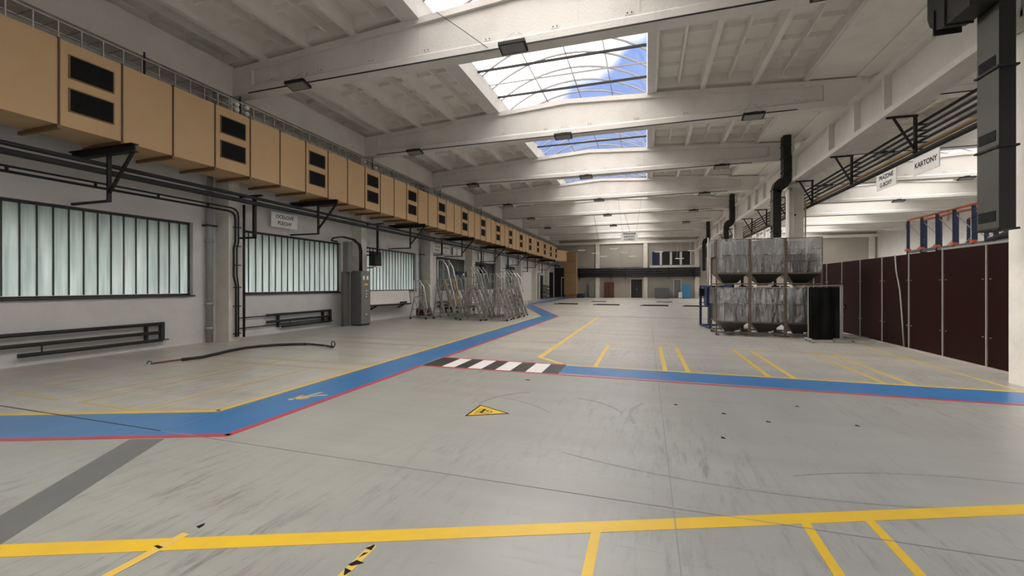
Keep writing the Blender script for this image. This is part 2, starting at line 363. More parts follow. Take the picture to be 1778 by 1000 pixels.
strip('red_line', 'red_paint', (-4.36, 8.68), (-4.38, 21.9), 0.085, 0.0024, 'red edge line of the far straight lane')
strip('red_line', 'red_paint', (-4.38, 21.9), (-9.05, 34.2), 0.085, 0.0024, 'red edge line of the far turning lane')
strip('red_line', 'red_paint', (-4.36, 7.68), (9.0, 7.57), 0.075, 0.0030, 'red near edge line of crossing and cross lane')
strip('red_line', 'red_paint', (-4.36, 8.70), (-1.60, 8.64), 0.075, 0.0030, 'red far edge line of the crossing')
# zebra crossing stripes
bot = [-4.36, -3.92, -3.64, -3.36, -3.07, -2.785, -2.48, -2.18, -1.865, -1.55]
for i in range(9):
    a, b_ = bot[i], bot[i+1]
    poly_slab('crossing_stripe', 'crossing_black' if i % 2 == 0 else 'crossing_white', [(a, 7.72), (b_, 7.72), (b_-.015, 8.66), (a-.015, 8.66)], 0.0026,
              None if i % 2 == 0 else 'white crossing stripe')
# bays beyond the cross lane
strip('yellow_line', 'pale_yellow_paint', (-2.30, 9.36), (-2.36, 22.3), 0.12, 0.0024, 'long yellow boundary line running up the middle')
strip('yellow_line', 'pale_yellow_paint', (-2.34, 9.42), (-1.58, 8.60), 0.10, 0.0026, 'short oblique yellow line by the crossing')
for x in (-0.985, 0.336, 0.74, 2.074, 2.46, 3.77, 4.16):
    strip('bay_line', 'pale_yellow_paint' if x < 3 else 'worn_yellow', (x, 8.6), (x-.005, 11.9), 0.085, 0.0022)
strip('bay_line', 'worn_yellow', (5.49, 8.6), (5.49, 13.6), 0.07, 0.0022)
strip('bay_line', 'worn_yellow', (-0.98, 12.0), (5.8, 12.0), 0.06, 0.0022)
strip('bay_line', 'worn_yellow', (-5.4, 14.6), (4.2, 14.4), 0.05, 0.0022)
# near marking: long yellow line and ticks
P0, P1 = Vector((-9.5, -0.70)), Vector((9.0, 6.60))
poly_slab('yellow_line', 'yellow_paint', [(-9.5, -0.79), (-3.70, 1.505), (-1.82, 2.245), (2.56, 3.985), (9.5, 6.74), (9.5, 6.93), (2.67, 4.165), (-1.90, 2.352), (-3.86, 1.585), (-9.5, -0.65)], 0.0028, 'broad yellow line running across the near floor')
strip('yellow_line', 'yellow_paint', (-0.32, 2.86), (-0.32, -1.0), 0.062, 0.0024, 'near yellow tick left of centre')
strip('yellow_line', 'yellow_paint', (1.035, 3.40), (1.0, -1.0), 0.062, 0.0024, 'near yellow tick right of centre')
strip('yellow_line', 'yellow_paint', (1.47, 3.57), (1.44, -1.0), 0.062, 0.0024, 'near yellow tick furthest right')
strip('yellow_line', 'pale_yellow_paint', (-2.88, 2.02), (-2.885, -1.0), 0.062, 0.0034, 'faded yellow tick over the broad yellow line')
strip('yellow_line', 'pale_yellow_paint', (-1.63, 2.28), (-1.60, -1.0), 0.05, 0.0022, 'worn yellow tick flecked with black tape')
rr = random.Random(3)
for i in range(9):
    yy = 2.26 - i*0.08
    a = [(-1.63+rr.uniform(-.03, .03) + dx, yy + dy) for dx, dy in ((-.015, -.02), (.014, -.026), (.018, .02), (-.006, .03))]
    poly_slab('black_tape', 'ink', a, 0.003)
poly_slab('black_tape', 'ink', [(-2.93, 1.86), (-2.87, 1.85), (-2.86, 1.87), (-2.92, 1.875)], 0.0038)
poly_slab('grey_band', 'grey_band', [(-5.21, 3.075), (-4.88, 3.20), (-3.88, 1.60), (-3.2, 0.55), (-3.75, 0.40), (-4.36, 1.783)], 0.0018, 'dark grey painted band between lane and near yellow line')
# faint storage bays on the left
for a, b_ in [((-9.17, 3.87), (-7.99, 3.83)), ((-9.20, 3.9), (-9.22, 8.0)), ((-7.53, 3.85), (-6.27, 3.81)), ((-7.53, 3.9), (-7.53, 7.9)), ((-6.29, 3.9), (-6.29, 6.85)),
             ((-8.9, 6.85), (-5.4, 6.86)), ((-8.1, 7.4), (-5.4, 7.38)), ((-8.0, 3.9), (-8.0, 6.9)), ((-9.3, 11.2), (-5.4, 11.2)), ((-9.4, 14.0), (-5.4, 14.0))]:
    strip('bay_line', 'worn_yellow', a, b_, 0.055, 0.0022)
# joints
for a, b_, wd in [((-12, 3.46), (-5.18, 3.36), .018), ((-5.18, 3.36), (8, 3.27), .010), ((-12, 22.6), (6, 22.35), .10), ((0.185, -2), (0.185, 57), .008), ((-5.18, 3.36), (-5.12, 22), .008),
                  ((-12, 41), (6, 41), .12), ((-12, 10.2), (-5.4, 10.2), .01)]:
    strip('expansion_joint', 'joint' if wd > .012 else 'faint_joint', a, b_, wd, 0.0032)
# skid marks
def arc_mark(cx_, cy_, r_, a0, a1, wd, label=None):
    pts = [(cx_+(r_+wd/2)*math.cos(a0+(a1-a0)*i/14), cy_+(r_+wd/2)*math.sin(a0+(a1-a0)*i/14)) for i in range(15)]
    pts += [(cx_+(r_-wd/2)*math.cos(a0+(a1-a0)*i/14), cy_+(r_-wd/2)*math.sin(a0+(a1-a0)*i/14)) for i in range(14, -1, -1)]
    return poly_slab('tyre_mark', 'skid', pts, 0.0021, label)
mat('skid', (0.25, 0.25, 0.24), 0.35, var=(0.37, 0.38, 0.36), scale=14, amt=1.0)
arc_mark(-1.2, 5.4, 1.0, R(120), R(175), 0.05); arc_mark(-1.1, 5.3, 0.85, R(20), R(80), 0.03); arc_mark(0.9, 5.6, 1.1, R(150), R(200), 0.05)
arc_mark(2.8, 1.2, 3.4, R(70), R(118), 0.015); arc_mark(1.0, 9.0, 5.2, R(250), R(285), 0.02); arc_mark(-2.4, 4.3, 1.6, R(40), R(75), 0.02)
for (x, y, s_) in [(-2.0, 7.05, .10), (1.35, 5.75, .06), (0.9, 5.95, .06), (0.75, 5.0, .05), (1.9, 6.6, .05), (2.3, 5.9, .05), (-2.9, 2.1, .04), (-1.55, 2.4, .03), (0.35, 6.2, .05)]:
    poly_slab('scuff_mark', 'ink', [(x, y), (x+s_, y-.01), (x+s_*.9, y+.025), (x+.4*s_, y+.05)], 0.0021)
# walking man symbol
def man():
    root = thing('walking_figure_symbol', (-4.78, 4.95, 0), None, None); root.parent = fl; root.location = (-4.78, 4.95, 0)
    root['label'] = 'yellow walking figure symbol painted on the blue lane'
    del_pts = [
        [(-.06, .40), (.06, .40), (.075, .50), (0, .56), (-.075, .50)],                # head
        [(-.10, .36), (.10, .36), (.08, .02), (-.08, .02)],                          # torso
        [(.09, .36), (.20, .22), (.26, .08), (.22, .06), (.14, .18), (.06, .28)],     # arm
        [(-.09, .36), (-.22, .24), (-.20, .05), (-.16, .06), (-.16, .22), (-.06, .28)],
        [(.08, .04), (.02, .02), (.10, -.22), (.18, -.46), (.25, -.44), (.17, -.20)],  # leg
        [(-.08, .04), (.0, .02), (-.05, -.22), (-.20, -.44), (-.27, -.41), (-.13, -.20)]]
    nm = ['head', 'torso', 'arm', 'arm', 'leg', 'leg']
    ang = R(152); ca, sa = math.cos(ang), math.sin(ang)
    for n_, pl in zip(nm, del_pts):
        pp = [(0.52*(x*ca-y*sa)-4.72, 0.52*(x*sa+y*ca)+5.06) for x, y in pl]
        poly_slab(n_, 'pale_yellow_paint', pp, 0.0031, parent=root)
man()
# warning triangle
def tri():
    T = [Vector((-2.151, 4.893)), Vector((-1.687, 5.14)), Vector((-2.152, 5.381))]
    T = [Vector((-2.16, 4.88)), Vector((-1.655, 5.14)), Vector((-2.16, 5.40))]
    c = sum(T, Vector((0, 0)))/3
    root = thing('warning_triangle', (c.x, c.y, 0), None, None); root.parent = fl; root['label'] = 'yellow forklift warning triangle stuck on the grey floor'
    poly_slab('triangle_border', 'ink', [tuple(p) for p in T], 0.0024, parent=root)
    poly_slab('triangle_face', 'yellow_paint', [tuple(c+(p-c)*0.86) for p in T], 0.0031, parent=root)
    b = MB(); z = 0.0036
    def seg(p, q, wd):
        p = Vector(p); q = Vector(q); d = (q-p).normalized(); n = Vector((-d.y, d.x))*wd/2
        # symbol drawn upright for someone standing to the left of it
        def tr(v): return (c.x+v.y*0.9+0.0, c.y-v.x*0.9, z)
        b.add([tr(p-n), tr(q-n), tr(q+n), tr(p+n)], [(0, 1, 2, 3)])
    def ring(cx_, cy_, r_):
        for i in range(10):
            a, e = 2*math.pi*i/10, 2*math.pi*(i+1)/10
            seg((cx_+r_*math.cos(a), cy_+r_*math.sin(a)), (cx_+r_*math.cos(e), cy_+r_*math.sin(e)), .012)
    ring(-.06, -.08, .03); ring(.045, -.08, .03)
    for p, q, wd in [((-.10, -.03), (.09, -.03), .035), ((-.05, .0), (-.03, .10), .012), ((-.03, .10), (.05, .10), .012), ((.05, .10), (.08, -.02), .012), ((.11, .10), (.11, -.09), .012), ((.11, -.09), (.17, -.09), .012), ((-.02, .0), (.0, .06), .025)]:
        seg(p, q, wd)
    b.build('forklift_symbol', 'ink', root)
tri()

# ------------------------------------------------------------------ walls
mat('yard', (0.22, 0.22, 0.20), 0.9); mat('opposite_wall', (0.42, 0.41, 0.36), 0.9); mat('hedge_green', (0.10, 0.15, 0.08), 0.9)
ZT = 8.9
XL = -12.0
wins = [(4.2, 8.6), (10.2, 14.6), (16.2, 20.6), (22.9, 27.2), (29.0, 33.2), (36.1, 39.0)]
b = MB(); y = YB
for y0, y1 in wins:
    b.box(XL-.3, XL, y, y0, 0, ZT); b.box(XL-.3, XL, y0, y1, 0, 1.35); b.box(XL-.3, XL, y0, y1, 3.36, ZT); y = y1
b.box(XL-.3, XL, y, YF, 0, ZT)
b.build('wall_left', 'plaster', None, kind='structure', label='grey-white plastered outer wall along the left side with window openings', cat='wall')
bx('wall_right', 'plaster', None, 24.3, 24.6, YB, YF, 0, ZT, kind='structure', label='plain pale wall closing the second nave on the right', cat='wall')
MB().box(XL-.3, 0.5, YB-.3, YB, 0, ZT).box(0.5, 5.5, YB-.3, YB, 5.2, ZT).box(5.5, 9, YB-.3, YB, 0, ZT).box(9, 21, YB-.3, YB, 5.2, ZT).box(21, 24.6, YB-.3, YB, 0, ZT).build('wall_back', 'plaster', None, kind='structure', label='end wall of the hall behind the camera', cat='wall')
b = MB(); Y = YF
b.box(XL-.3, .63, Y, Y+.3, 0, ZT); b.box(5.19, 24.6, Y, Y+.3, 0, ZT); b.box(.63, 5.19, Y, Y+.3, 0, 4.15); b.box(.63, 5.19, Y, Y+.3, 5.88, ZT)
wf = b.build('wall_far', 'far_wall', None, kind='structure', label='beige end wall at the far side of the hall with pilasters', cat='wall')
for x in (-6.2, -.15, 5.9, 12.2, 18.2, 23.8):
    bx('pilaster', 'pier', wf, x-.25, x+.25, Y-.22, Y, 0, 7.2)
for x0, x1 in ((-12, -6.5), (-5.9, -3.3), (-3.2, -.5)):
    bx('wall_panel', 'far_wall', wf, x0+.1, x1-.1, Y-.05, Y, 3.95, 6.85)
bx('beam_band', 'pier', wf, 0.35, 5.65, Y-.06, Y, 3.55, 4.12)
bx('beam_band', 'roof_concrete', wf, -12, 24.3, Y-.25, Y, 7.0, 7.3)

# windows
def ribbed_window(i, y0, y1, big=True):
    root = thing('window_%d' % i, (XL-.15, (y0+y1)/2, 1.35), '%s ribbed-glass strip window in the left wall' % (ORD[i-1]), 'window', 'ribbed glass windows of the left wall', kind='structure')
    x = XL-.16; z0, z1 = 1.35, 3.36
    f = MB(); f.box(x-.03, x+.04, y0, y1, z0, z0+.05).box(x-.03, x+.04, y0, y1, z1-.06, z1).box(x-.03, x+.04, y0, y0+.04, z0, z1).box(x-.03, x+.04, y1-.04, y1, z0, z1)
    f.build('window_frame', 'window_frame', root)
    MB().box(XL-.14, XL+.05, y0-.03, y1+.03, z0-.035, z0+.005).build('window_sill', 'window_frame', root)
    n = int(round((y1-y0)/0.256)); st = (y1-y0)/n
    mm = MB().box(-.02, .03, -.010, .010, -.95, .95).mesh('mullion', 'window_frame')
    pm = MB().box(-.006, .006, -st/2+.010, st/2-.010, -.95, .95).mesh('pane', 'ribbed_glass' if i < 4 else 'dimmed_glass')
    zc = (z0+z1)/2
    for k in range(n):
        if k: link('mullion', mm, root, (x-root.location.x, y0+k*st-root.location.y, zc-1.35))
        link('pane', pm, root, (x-root.location.x, y0+(k+.5)*st-root.location.y, zc-1.35))
for i, (y0, y1) in enumerate(wins): ribbed_window(i+1, y0, y1)
for k_, (xa, xb) in enumerate(((0.5, 5.5), (9.0, 21.0))):  # unseen gates, added to let in fill light from behind the camera
    r = thing('door_%d' % (9+k_), ((xa+xb)/2, YB, 0), 'unseen translucent folding gate added for fill light in the end wall behind the camera, %s' % ('main hall', 'second nave')[k_], 'door', kind='structure')
    n_ = int((xb-xa)/1.0)
    for q in range(n_): x = xa+(xb-xa)*q/n_; bx('fill_gate_leaf', 'skylight_pane', r, x+.03, x+(xb-xa)/n_-.03, YB-.12, YB-.10, .05, 5.15); bx('fill_gate_frame', 'window_frame', r, x-.03, x+.03, YB-.14, YB-.08, 0, 5.2)
bx('rear_yard', 'yard', None, -20, 40, -60, YB-.3, -.3, -.02, kind='structure', label='yard outside the added gates behind the camera', cat='ground')
# outside: yard and an unseen pale building added to dim the left windows
bx('yard_ground', 'yard', None, -60, -12.3, -40, 90, -.3, -.05, kind='structure', label='asphalt yard outside the left windows', cat='ground')
opp = thing('window_dimming_building', (-27, 25, 0), 'unseen pale long building added across the yard to dim the left windows', 'building')
b = MB().box(-30, -24, -40, 90, -.1, 7.5); b.build('facade', 'opposite_wall', opp)
for k_ in range(12): bx('window', 'cabinet_grey', opp, -24.05, -23.95, -35+10*k_, -29+10*k_, 1.5, 3.2)
bx('awning', 'cabinet_grey', None, -13.6, -12.3, -10, 58, 3.75, 3.9, kind='structure', label='canopy edge outside above the left windows', cat='canopy')

# far wall window and doors
wt = thing('window_9', (2.9, Y, 4.15), 'dark four-pane window high in the far end wall', 'window', kind='structure')
f = MB()
f.box(.63, 5.19, Y+.02, Y+.12, 4.15, 4.22).box(.63, 5.19, Y+.02, Y+.12, 5.80, 5.88)
f.build('window_frame', 'window_frame', wt)
for x in (1.70, 2.90, 4.06): bx('mullion', 'plaster', wt, x-.13, x+.13, Y-.02, Y+.12, 4.2, 5.82)
for k, (x0, x1) in enumerate(((.65, 1.57), (1.83, 2.77), (3.03, 3.93), (4.19, 5.17))): bx('pane', 'far_dark' if k else 'navy', wt, x0, x1, Y+.06, Y+.08, 4.22, 5.80)
def far_door(i, x0, x1, h, m, label):
    r = thing('door_%d' % i, ((x0+x1)/2, Y, 0), label, 'door', kind='structure')
    bx('door_leaf', m, r, x0, (x0+x1)/2-.01, Y-.06, Y, 0, h); bx('door_leaf', m, r, (x0+x1)/2+.01, x1, Y-.06, Y, 0, h)
    bx('door_frame', 'pier', r, x0-.08, x0, Y-.09, Y, 0, h+.08); bx('door_frame', 'pier', r, x1, x1+.08, Y-.09, Y, 0, h+.08); bx('lintel', 'pier', r, x0, x1, Y-.09, Y, h, h+.08)
    for s_ in (-.1, .1): MB().tube([((x0+x1)/2+s_, Y-.10, 1.0), ((x0+x1)/2+s_, Y-.10, 1.2)], .02).build('door_handle', 'galvanised', r)
far_door(1, -1.95, -.55, 2.4, 'far_dark', 'black double door in the far wall left of the second pilaster')
far_door(2, 4.0-.75, 4.0+.05, 2.3, 'cabinet_front', 'grey door in the far wall below the dark window')
far_door(3, -11.0, -9.4, 2.6, 'far_dark', 'dark doorway at the far left corner below the duct trunk')
for (nm, x0, x1, y0, y1, z1, m, lab, cat) in [
    ('locker', -5.28, -4.70, 56.5, 57.15, 2.0, 'maroon', 'maroon locker left one against the far wall', 'locker'),
    ('locker', -4.68, -4.10, 56.5, 57.15, 2.0, 'maroon', 'maroon locker right one against the far wall', 'locker'),
    ('locker', -7.3, -6.6, 56.5, 57.15, 2.0, 'cabinet_front', 'grey locker against the far wall left of the pilaster', 'locker'),
    ('machine_cabinet', 4.2, 5.05, 55.6, 56.6, 1.72, 'cyan_blue', 'bright blue machine cabinet at the far wall right', 'cabinet'),
    ('pallet_box', 3.75, 4.15, 55.9, 56.6, .75, 'white_paint', 'small white box beside the bright blue machine cabinet', 'box'),
    ('machine_cabinet', .95, 2.6, 55.9, 56.9, 1.25, 'cabinet_grey', 'dark low machine under the far end window', 'machine'),
    ('roll_container', -9.2, -7.6, 54.6, 55.4, .55, 'navy', 'navy low container on the floor by the duct trunk foot', 'container')]:
    r = thing(nm, ((x0+x1)/2, (y0+y1)/2, 0), lab, cat)
    bx('body', m, r, x0, x1, y0, y1, .06, z1)
    bx('door', m, r, x0+.04, x1-.04, y0-.02, y0, .12, z1-.06)
    MB().box(x1-.12, x1-.08, y0-.05, y0-.02, z1*.5, z1*.5+.12).build('handle', 'galvanised', r)
    bx('plinth', 'black_steel', r, x0+.03, x1-.03, y0+.03, y1-.03, 0, .06)
bx('dark_band', 'cabinet_grey', wf, -9.0, 6.2, Y-.28, Y, 2.75, 3.85)
bx('recess_shade', 'far_dark', wf, XL, -9.95, Y-.04, Y, 0, 4.4)  # black sheet painted in as the shade of the far left corner
for z, r_ in ((3.70, .09), (3.42, .07), (3.15, .07), (2.92, .06), (2.70, .05)):
    p = MB().tube([(-9.3, Y-.45, z), (6.3, Y-.45, z)], r_, 8)
    p.build('wall_pipe', 'dark_pipe', None, smooth=True, label='dark pipe on the far wall at %s level of five' % {3.70: 'the topmost', 3.42: 'the second', 3.15: 'the middle', 2.92: 'the fourth', 2.70: 'the lowest'}[z], cat='pipe', group='pipes along the far wall')
pr = thing('pipe_rack', (-1.5, Y-.4, 2.6), 'black bracket uprights carrying the pipes of the far wall', 'bracket')
for x in (-8.5, -4.4, -2.6, 2.6, 5.6): bx('post', 'black_steel', pr, x-.04, x+.04, Y-.60, Y-.52, 2.4, 3.85); bx('arm', 'black_steel', pr, x-.03, x+.03, Y-.55, Y, 2.42, 2.48)

# ------------------------------------------------------------------ roof: beams every 6 m, ribbed slabs, vaulted skylights
def H(X, xc): return 7.82 + 0.53*max(0.0, 1-abs(X-xc)/9.0)
def beam_mesh(m):
    """local: x from -8.75 to 8.75 about mid span, y 0 = centre line, z 0 = soffit"""
    b = MB(); L_ = 8.85; web = .085; fl_ = .17
    def top(x): return 0.77 + 0.53*(1-abs(x)/9.0)
    def pr(xa, xb, ya, za0, zb0, za1, zb1):
        b.add([(xa, -ya, za0), (xb, -ya, zb0), (xb, ya, zb0), (xa, ya, za0), (xa, -ya, za1), (xb, -ya, zb1), (xb, ya, zb1), (xa, ya, za1)],
              [(0,3,2,1),(4,5,6,7),(0,1,5,4),(1,2,6,5),(2,3,7,6),(3,0,4,7)])
    for s in (-1, 1):
        xe, xi = s*L_, s*(L_-.95)
        pr(*( (xe, xi) if s < 0 else (xi, xe)), fl_, 0, 0, top(xe if s < 0 else xi), top(xi if s < 0 else xe))
        a, c = (xi, 0) if s < 0 else (0, xi)
        pr(a, c, web, .05, .05, top(a)-.02, top(c)-.02)
        pr(a, c, fl_, top(a)-.16, top(c)-.16, top(a), top(c))
    # bottom flange with chamfered shoulders
    b.prism([(-fl_, 0), (fl_, 0), (fl_, .20), (web, .27), (-web, .27), (-fl_, .20)], 0, -(L_-.95), L_-.95)
    # faint formwork joints
    for x in (-5.2, -3.9, -2.6, -1.3, 1.3, 2.6, 3.9, 5.2): b.box(x-.012, x+.012, -web-.006, web+.006, .26, top(x)-.16)
    return b.mesh('roof_beam', m)
bmL, bmR = beam_mesh('whitewash'), beam_mesh('right_whitewash')
plate = MB().box(-.09, .09, -.004, .004, -.04, .04); plate.tube([(-.045, -.012, 0), (-.045, .0, 0)], .016, 6); plate.tube([(.045, -.012, 0), (.045, .0, 0)], .016, 6)
plm = plate.mesh('fixing_plate', 'whitewash')
hole = MB().tube([(-.045, -.016, 0), (-.045, -.010, 0)], .014, 6).tube([(.045, -.016, 0), (.045, -.010, 0)], .014, 6).mesh('bolt_holes', 'ink')
YK = [9.43+6*k for k in range(-3, 8)]      # centre lines
XCL, XCR = -2.75, 15.25
for hall, xc, me in (('main hall', XCL, bmL), ('second nave', XCR, bmR)):
    for k, yk in enumerate(YK):
        if k < 3: lab = 'whitewashed roof beam over the %s, %s behind the camera side' % (hall, ('third', 'second', 'first')[k])
        else: lab = 'whitewashed roof beam over the %s, %s one ahead' % (hall, ORD[k-3])
        o = link('roof_beam', me, None, (xc, yk, 7.05), kind='structure', label=lab, cat='beam', group='roof beams of the ' + hall)
        MB().box(xc-8.0, xc+7.2, yk-.185, yk-.17, 7.055, 7.085).build('cable_conduit', 'dark_pipe', o)
        if 3 <= k <= 6:
            for j in range(10):
                x = -7.2+1.6*j
                link('fixing_plate', plm, o, (x, -.175 if False else -.09, .34)); 
                link('bolt_holes', hole, o, (x, -.09, .34))

def roof_panel_mesh(name, coffers=True):
    """1.5 x 6 m ribbed slab; local z 0 = underside of ribs"""
    b = MB()
    b.box(-.75, .75, -3, 3, .44, .50)
    if coffers:
        for q in (-1, 1):   # edge ribs, tapered section
            x = q*.75
            b.prism([(x, 0), (x-q*.07, 0), (x-q*.11, .44), (x, .44)] if q > 0 else [(x, 0), (x, .44), (x+.11, .44), (x+.07, 0)], 1, -3, 3)
        b.prism([(-.03, .22), (.03, .22), (.06, .44), (-.06, .44)], 1, -2.75, 2.75)
        for y_ in (-1.8, -.9, 0, .9, 1.8):
            b.prism([(y_-.03, .33), (y_+.03, .33), (y_+.07, .44), (y_-.07, .44)], 0, -.66, .66)
        b.box(-.66, .66, -3, -2.75, .12, .44); b.box(-.66, .66, 2.75, 3, .12, .44)
    else:
        b.box(-.75, .75, -3, 3, .06, .44)
    return b.mesh(name, 'roof_concrete')
rp_c, rp_f = roof_panel_mesh('roof_panel'), roof_panel_mesh('roof_panel', False)
ceil = thing('ceiling', (0, 0, 7.8), 'ribbed concrete roof slabs forming the ceiling of both naves', 'ceiling', kind='structure')
bays = [(YK[i], YK[i+1]) for i in range(len(YK)-1)] + [(YK[-1], YF)]
bays = [b_ for b_ in bays]
bays.insert(0, (-9.0-.0, YK[0]))
for xc in (XCL, XCR):
    for (ya, yb) in bays:
        if yb-ya < .3: continue
        for j in (range(-6, 6) if yb-ya < 1 else (-6, -5, -4, -3, 2, 3, 4, 5)):
            x = xc + .75 + 1.5*j
            flat = (j == -6 and xc > 0) or j == 5
            o = link('roof_panel', rp_f if flat else rp_c, ceil, (x, (ya+yb)/2, H(x, xc)-7.8))
            s = -1 if x < xc else 1
            o.rotation_euler = (0, s*math.atan(.53/9), 0)
            o.scale = (1.004, (yb-ya)/6, 1)
            if flat: o.scale = (1.18, (yb-ya)/6, 1); o.location.x += -.13 if j == -6 else .0

# skylights
XS0, XS1 = -5.30+2.75, 0.0+2.75     # relative to mid span
def vault(x):  # height of the vault above springing
    c = (XS0+XS1)/2; hw = (XS1-XS0)/2; rise = .85; Rr = (hw*hw+rise*rise)/(2*rise)
    return math.sqrt(max(Rr*Rr-(x-c)**2, 0)) - (Rr-rise)
ZS = 8.72
def skylight_meshes():
    ms = {}
    ar = MB(); pts = [(XS0+(XS1-XS0)*i/16, 0, 0) for i in range(17)]
    for i in range(16):
        xa, xb = pts[i][0], pts[i+1][0]
        ar.add([(xa, -.025, vault(xa)-.05), (xb, -.025, vault(xb)-.05), (xb, .025, vault(xb)-.05), (xa, .025, vault(xa)-.05), (xa, -.025, vault(xa)), (xb, -.025, vault(xb)), (xb, .025, vault(xb)), (xa, .025, vault(xa))],
               [(0,3,2,1),(4,5,6,7),(0,1,5,4),(2,3,7,6)])
    ms['arch'] = ar.mesh('arch', 'skylight_frame')
    w4 = (XS1-XS0)/4
    for q in range(4):
        p = MB(); xs = [XS0+w4*q+w4*i/4 for i in range(5)]
        for i in range(4):
            xa, xb = xs[i], xs[i+1]; za, zb_ = vault(xa)+.005, vault(xb)+.005
            p.add([(xa, -.49, za), (xb, -.49, zb_), (xb, .49, zb_), (xa, .49, za), (xa, -.49, za+.008), (xb, -.49, zb_+.008), (xb, .49, zb_+.008), (xa, .49, za+.008)],
                  [(0,3,2,1),(4,5,6,7),(0,1,5,4),(2,3,7,6)])
        ms['pane%d' % q] = p.mesh('pane', 'skylight_pane')
    for q in (1, 2, 3):
        x = XS0+w4*q; ms['purlin%d' % q] = MB().box(x-.015, x+.015, -3, 3, vault(x)-.03, vault(x)+.005).mesh('purlin', 'skylight_frame')
    # kerbs: slope up from the slab edge to the springing line
    e0, e1 = -3.0, 3.0; z0 = H(3.0, 0)-ZS
    ms['kerbL'] = MB().prism([(e0, z0-.02), (XS0-.02, z0-.02), (XS0, 0), (XS0-.10, .03), (e0, z0+.4)], 1, -3, 3).mesh('kerb', 'kerb_white')
    ms['kerbR'] = MB().prism([(e1, z0-.02), (e1, z0+.4), (XS1+.10, .03), (XS1, 0), (XS1+.02, z0-.02)], 1, -3, 3).mesh('kerb', 'kerb_white')
    ms['rod'] = MB().bar((XS0, 0, -.08), (XS1, 0, -.08), .05, .07).mesh('tie_rod', 'black_steel')
    ms['rodl'] = MB().bar((XS0, 0, -.06), (XS1, 0, -.06), .03, .04).mesh('tie_rod', 'skylight_frame')
    return ms
SM = skylight_meshes()
for hall, xc in (('main hall', XCL), ('second nave', XCR)):
    for k, (ya, yb) in enumerate(bays):
        if yb-ya < 1: continue
        yc = (ya+yb)/2
        nm_ = ORD[k-3] + ' bay ahead' if k >= 3 else ('fourth', 'third', 'second')[k] + ' bay back from the camera'
        r = thing('skylight', (xc, yc, ZS), 'barrel-vaulted skylight over the %s, %s' % (hall, nm_), 'skylight', 'vaulted skylights of the ' + hall)
        sy = (yb-ya)/6
        n = max(1, int(round(yb-ya)))
        for i in range(n):
            y_ = -(yb-ya)/2 + (i+.5)*(yb-ya)/n
            link('arch', SM['arch'], r, (0, y_-.5, 0))
            for q in range(4): link('pane', SM['pane%d' % q], r, (0, y_, 0))
        for q in (1, 2, 3): o = link('purlin', SM['purlin%d' % q], r, (0, 0, 0)); o.scale = (1, sy, 1)
        for q in ('kerbL', 'kerbR'): o = link('kerb', SM[q], r, (0, 0, 0)); o.scale = (1, sy, 1)
        if n >= 5:
            for y_, q in ((-1.4, 'rod'), (.6, 'rod'), (2.6, 'rod'), (1.65, 'rodl')): link('tie_rod', SM[q], r, (0, y_, 0))

# longitudinal beams and columns between the naves
COLY = [-2.95, 9.05, 21.05, 33.05, 45.05]
for k, yc in enumerate(COLY):
    r = thing('concrete_column', (6.05, yc, 0), ('whitewashed column %s' % ('behind the camera', 'at the right picture edge behind the black duct', 'behind the stacked hopper bins', 'second behind the hopper bins', 'farthest before the end wall')[k]), 'column', 'columns between the naves', kind='structure')
    bx('shaft', 'pier', r, 5.77, 6.30, yc-.25, yc+.25, 0, 5.93)
    bx('column_head', 'pier', r, 5.72, 6.36, yc-.32, yc+.32, 5.72, 5.93)
    if k in (2, 3):
        MB().tube([(5.86, yc-.33, 0), (5.86, yc-.33, 5.75)], .065, 10).build('downpipe', 'pier', r, smooth=True)
        MB().tube([(6.34, yc-.30, 0), (6.34, yc-.30, 5.2)], .03, 8).build('gas_pipe', 'yellow_pipe', r, smooth=True)
        MB().tube([(5.98, yc-.26, 4.6), (5.98, yc-.24, 4.6)], .04, 8).build('cap', 'ink', r)
def girder(yc0, yc1, label):
    r = thing('longitudinal_girder', (6.03, (yc0+yc1)/2, 5.93), label, 'beam', 'girders between the naves', kind='structure')
    b = MB(); x0, x1 = 5.77, 6.30; ya, yb = yc0+.03, yc1-.03
    b.box(x0+.17, x1-.17, ya, yb, 5.95, 7.12)                         # web
    b.box(x0, x1, ya, yb, 6.98, 7.15); 
    b.prism([(x0, 5.93), (x1, 5.93), (x1, 6.08), (x1-.17, 6.18), (x0+.17, 6.18), (x0, 6.08)], 1, ya, yb)
    for y_, w_ in ((ya+.30, .6), (yb-.30, .6), ((ya+yb)/2, .30), ((ya+yb)/2-1.75, .12), ((ya+yb)/2+1.75, .12)):
        b.box(x0+.01, x1-.01, y_-w_/2, y_+w_/2, 6.0, 7.1)
    b.build('girder_body', 'whitewash', r)
    return r
for k in range(4): girder(COLY[k], COLY[k+1], 'whitewashed longitudinal girder, %s span along the right side' % ('nearest', 'second', 'third', 'fourth')[k])
girder(45.05, 57.0, 'whitewashed longitudinal girder, last span before the end wall'); 

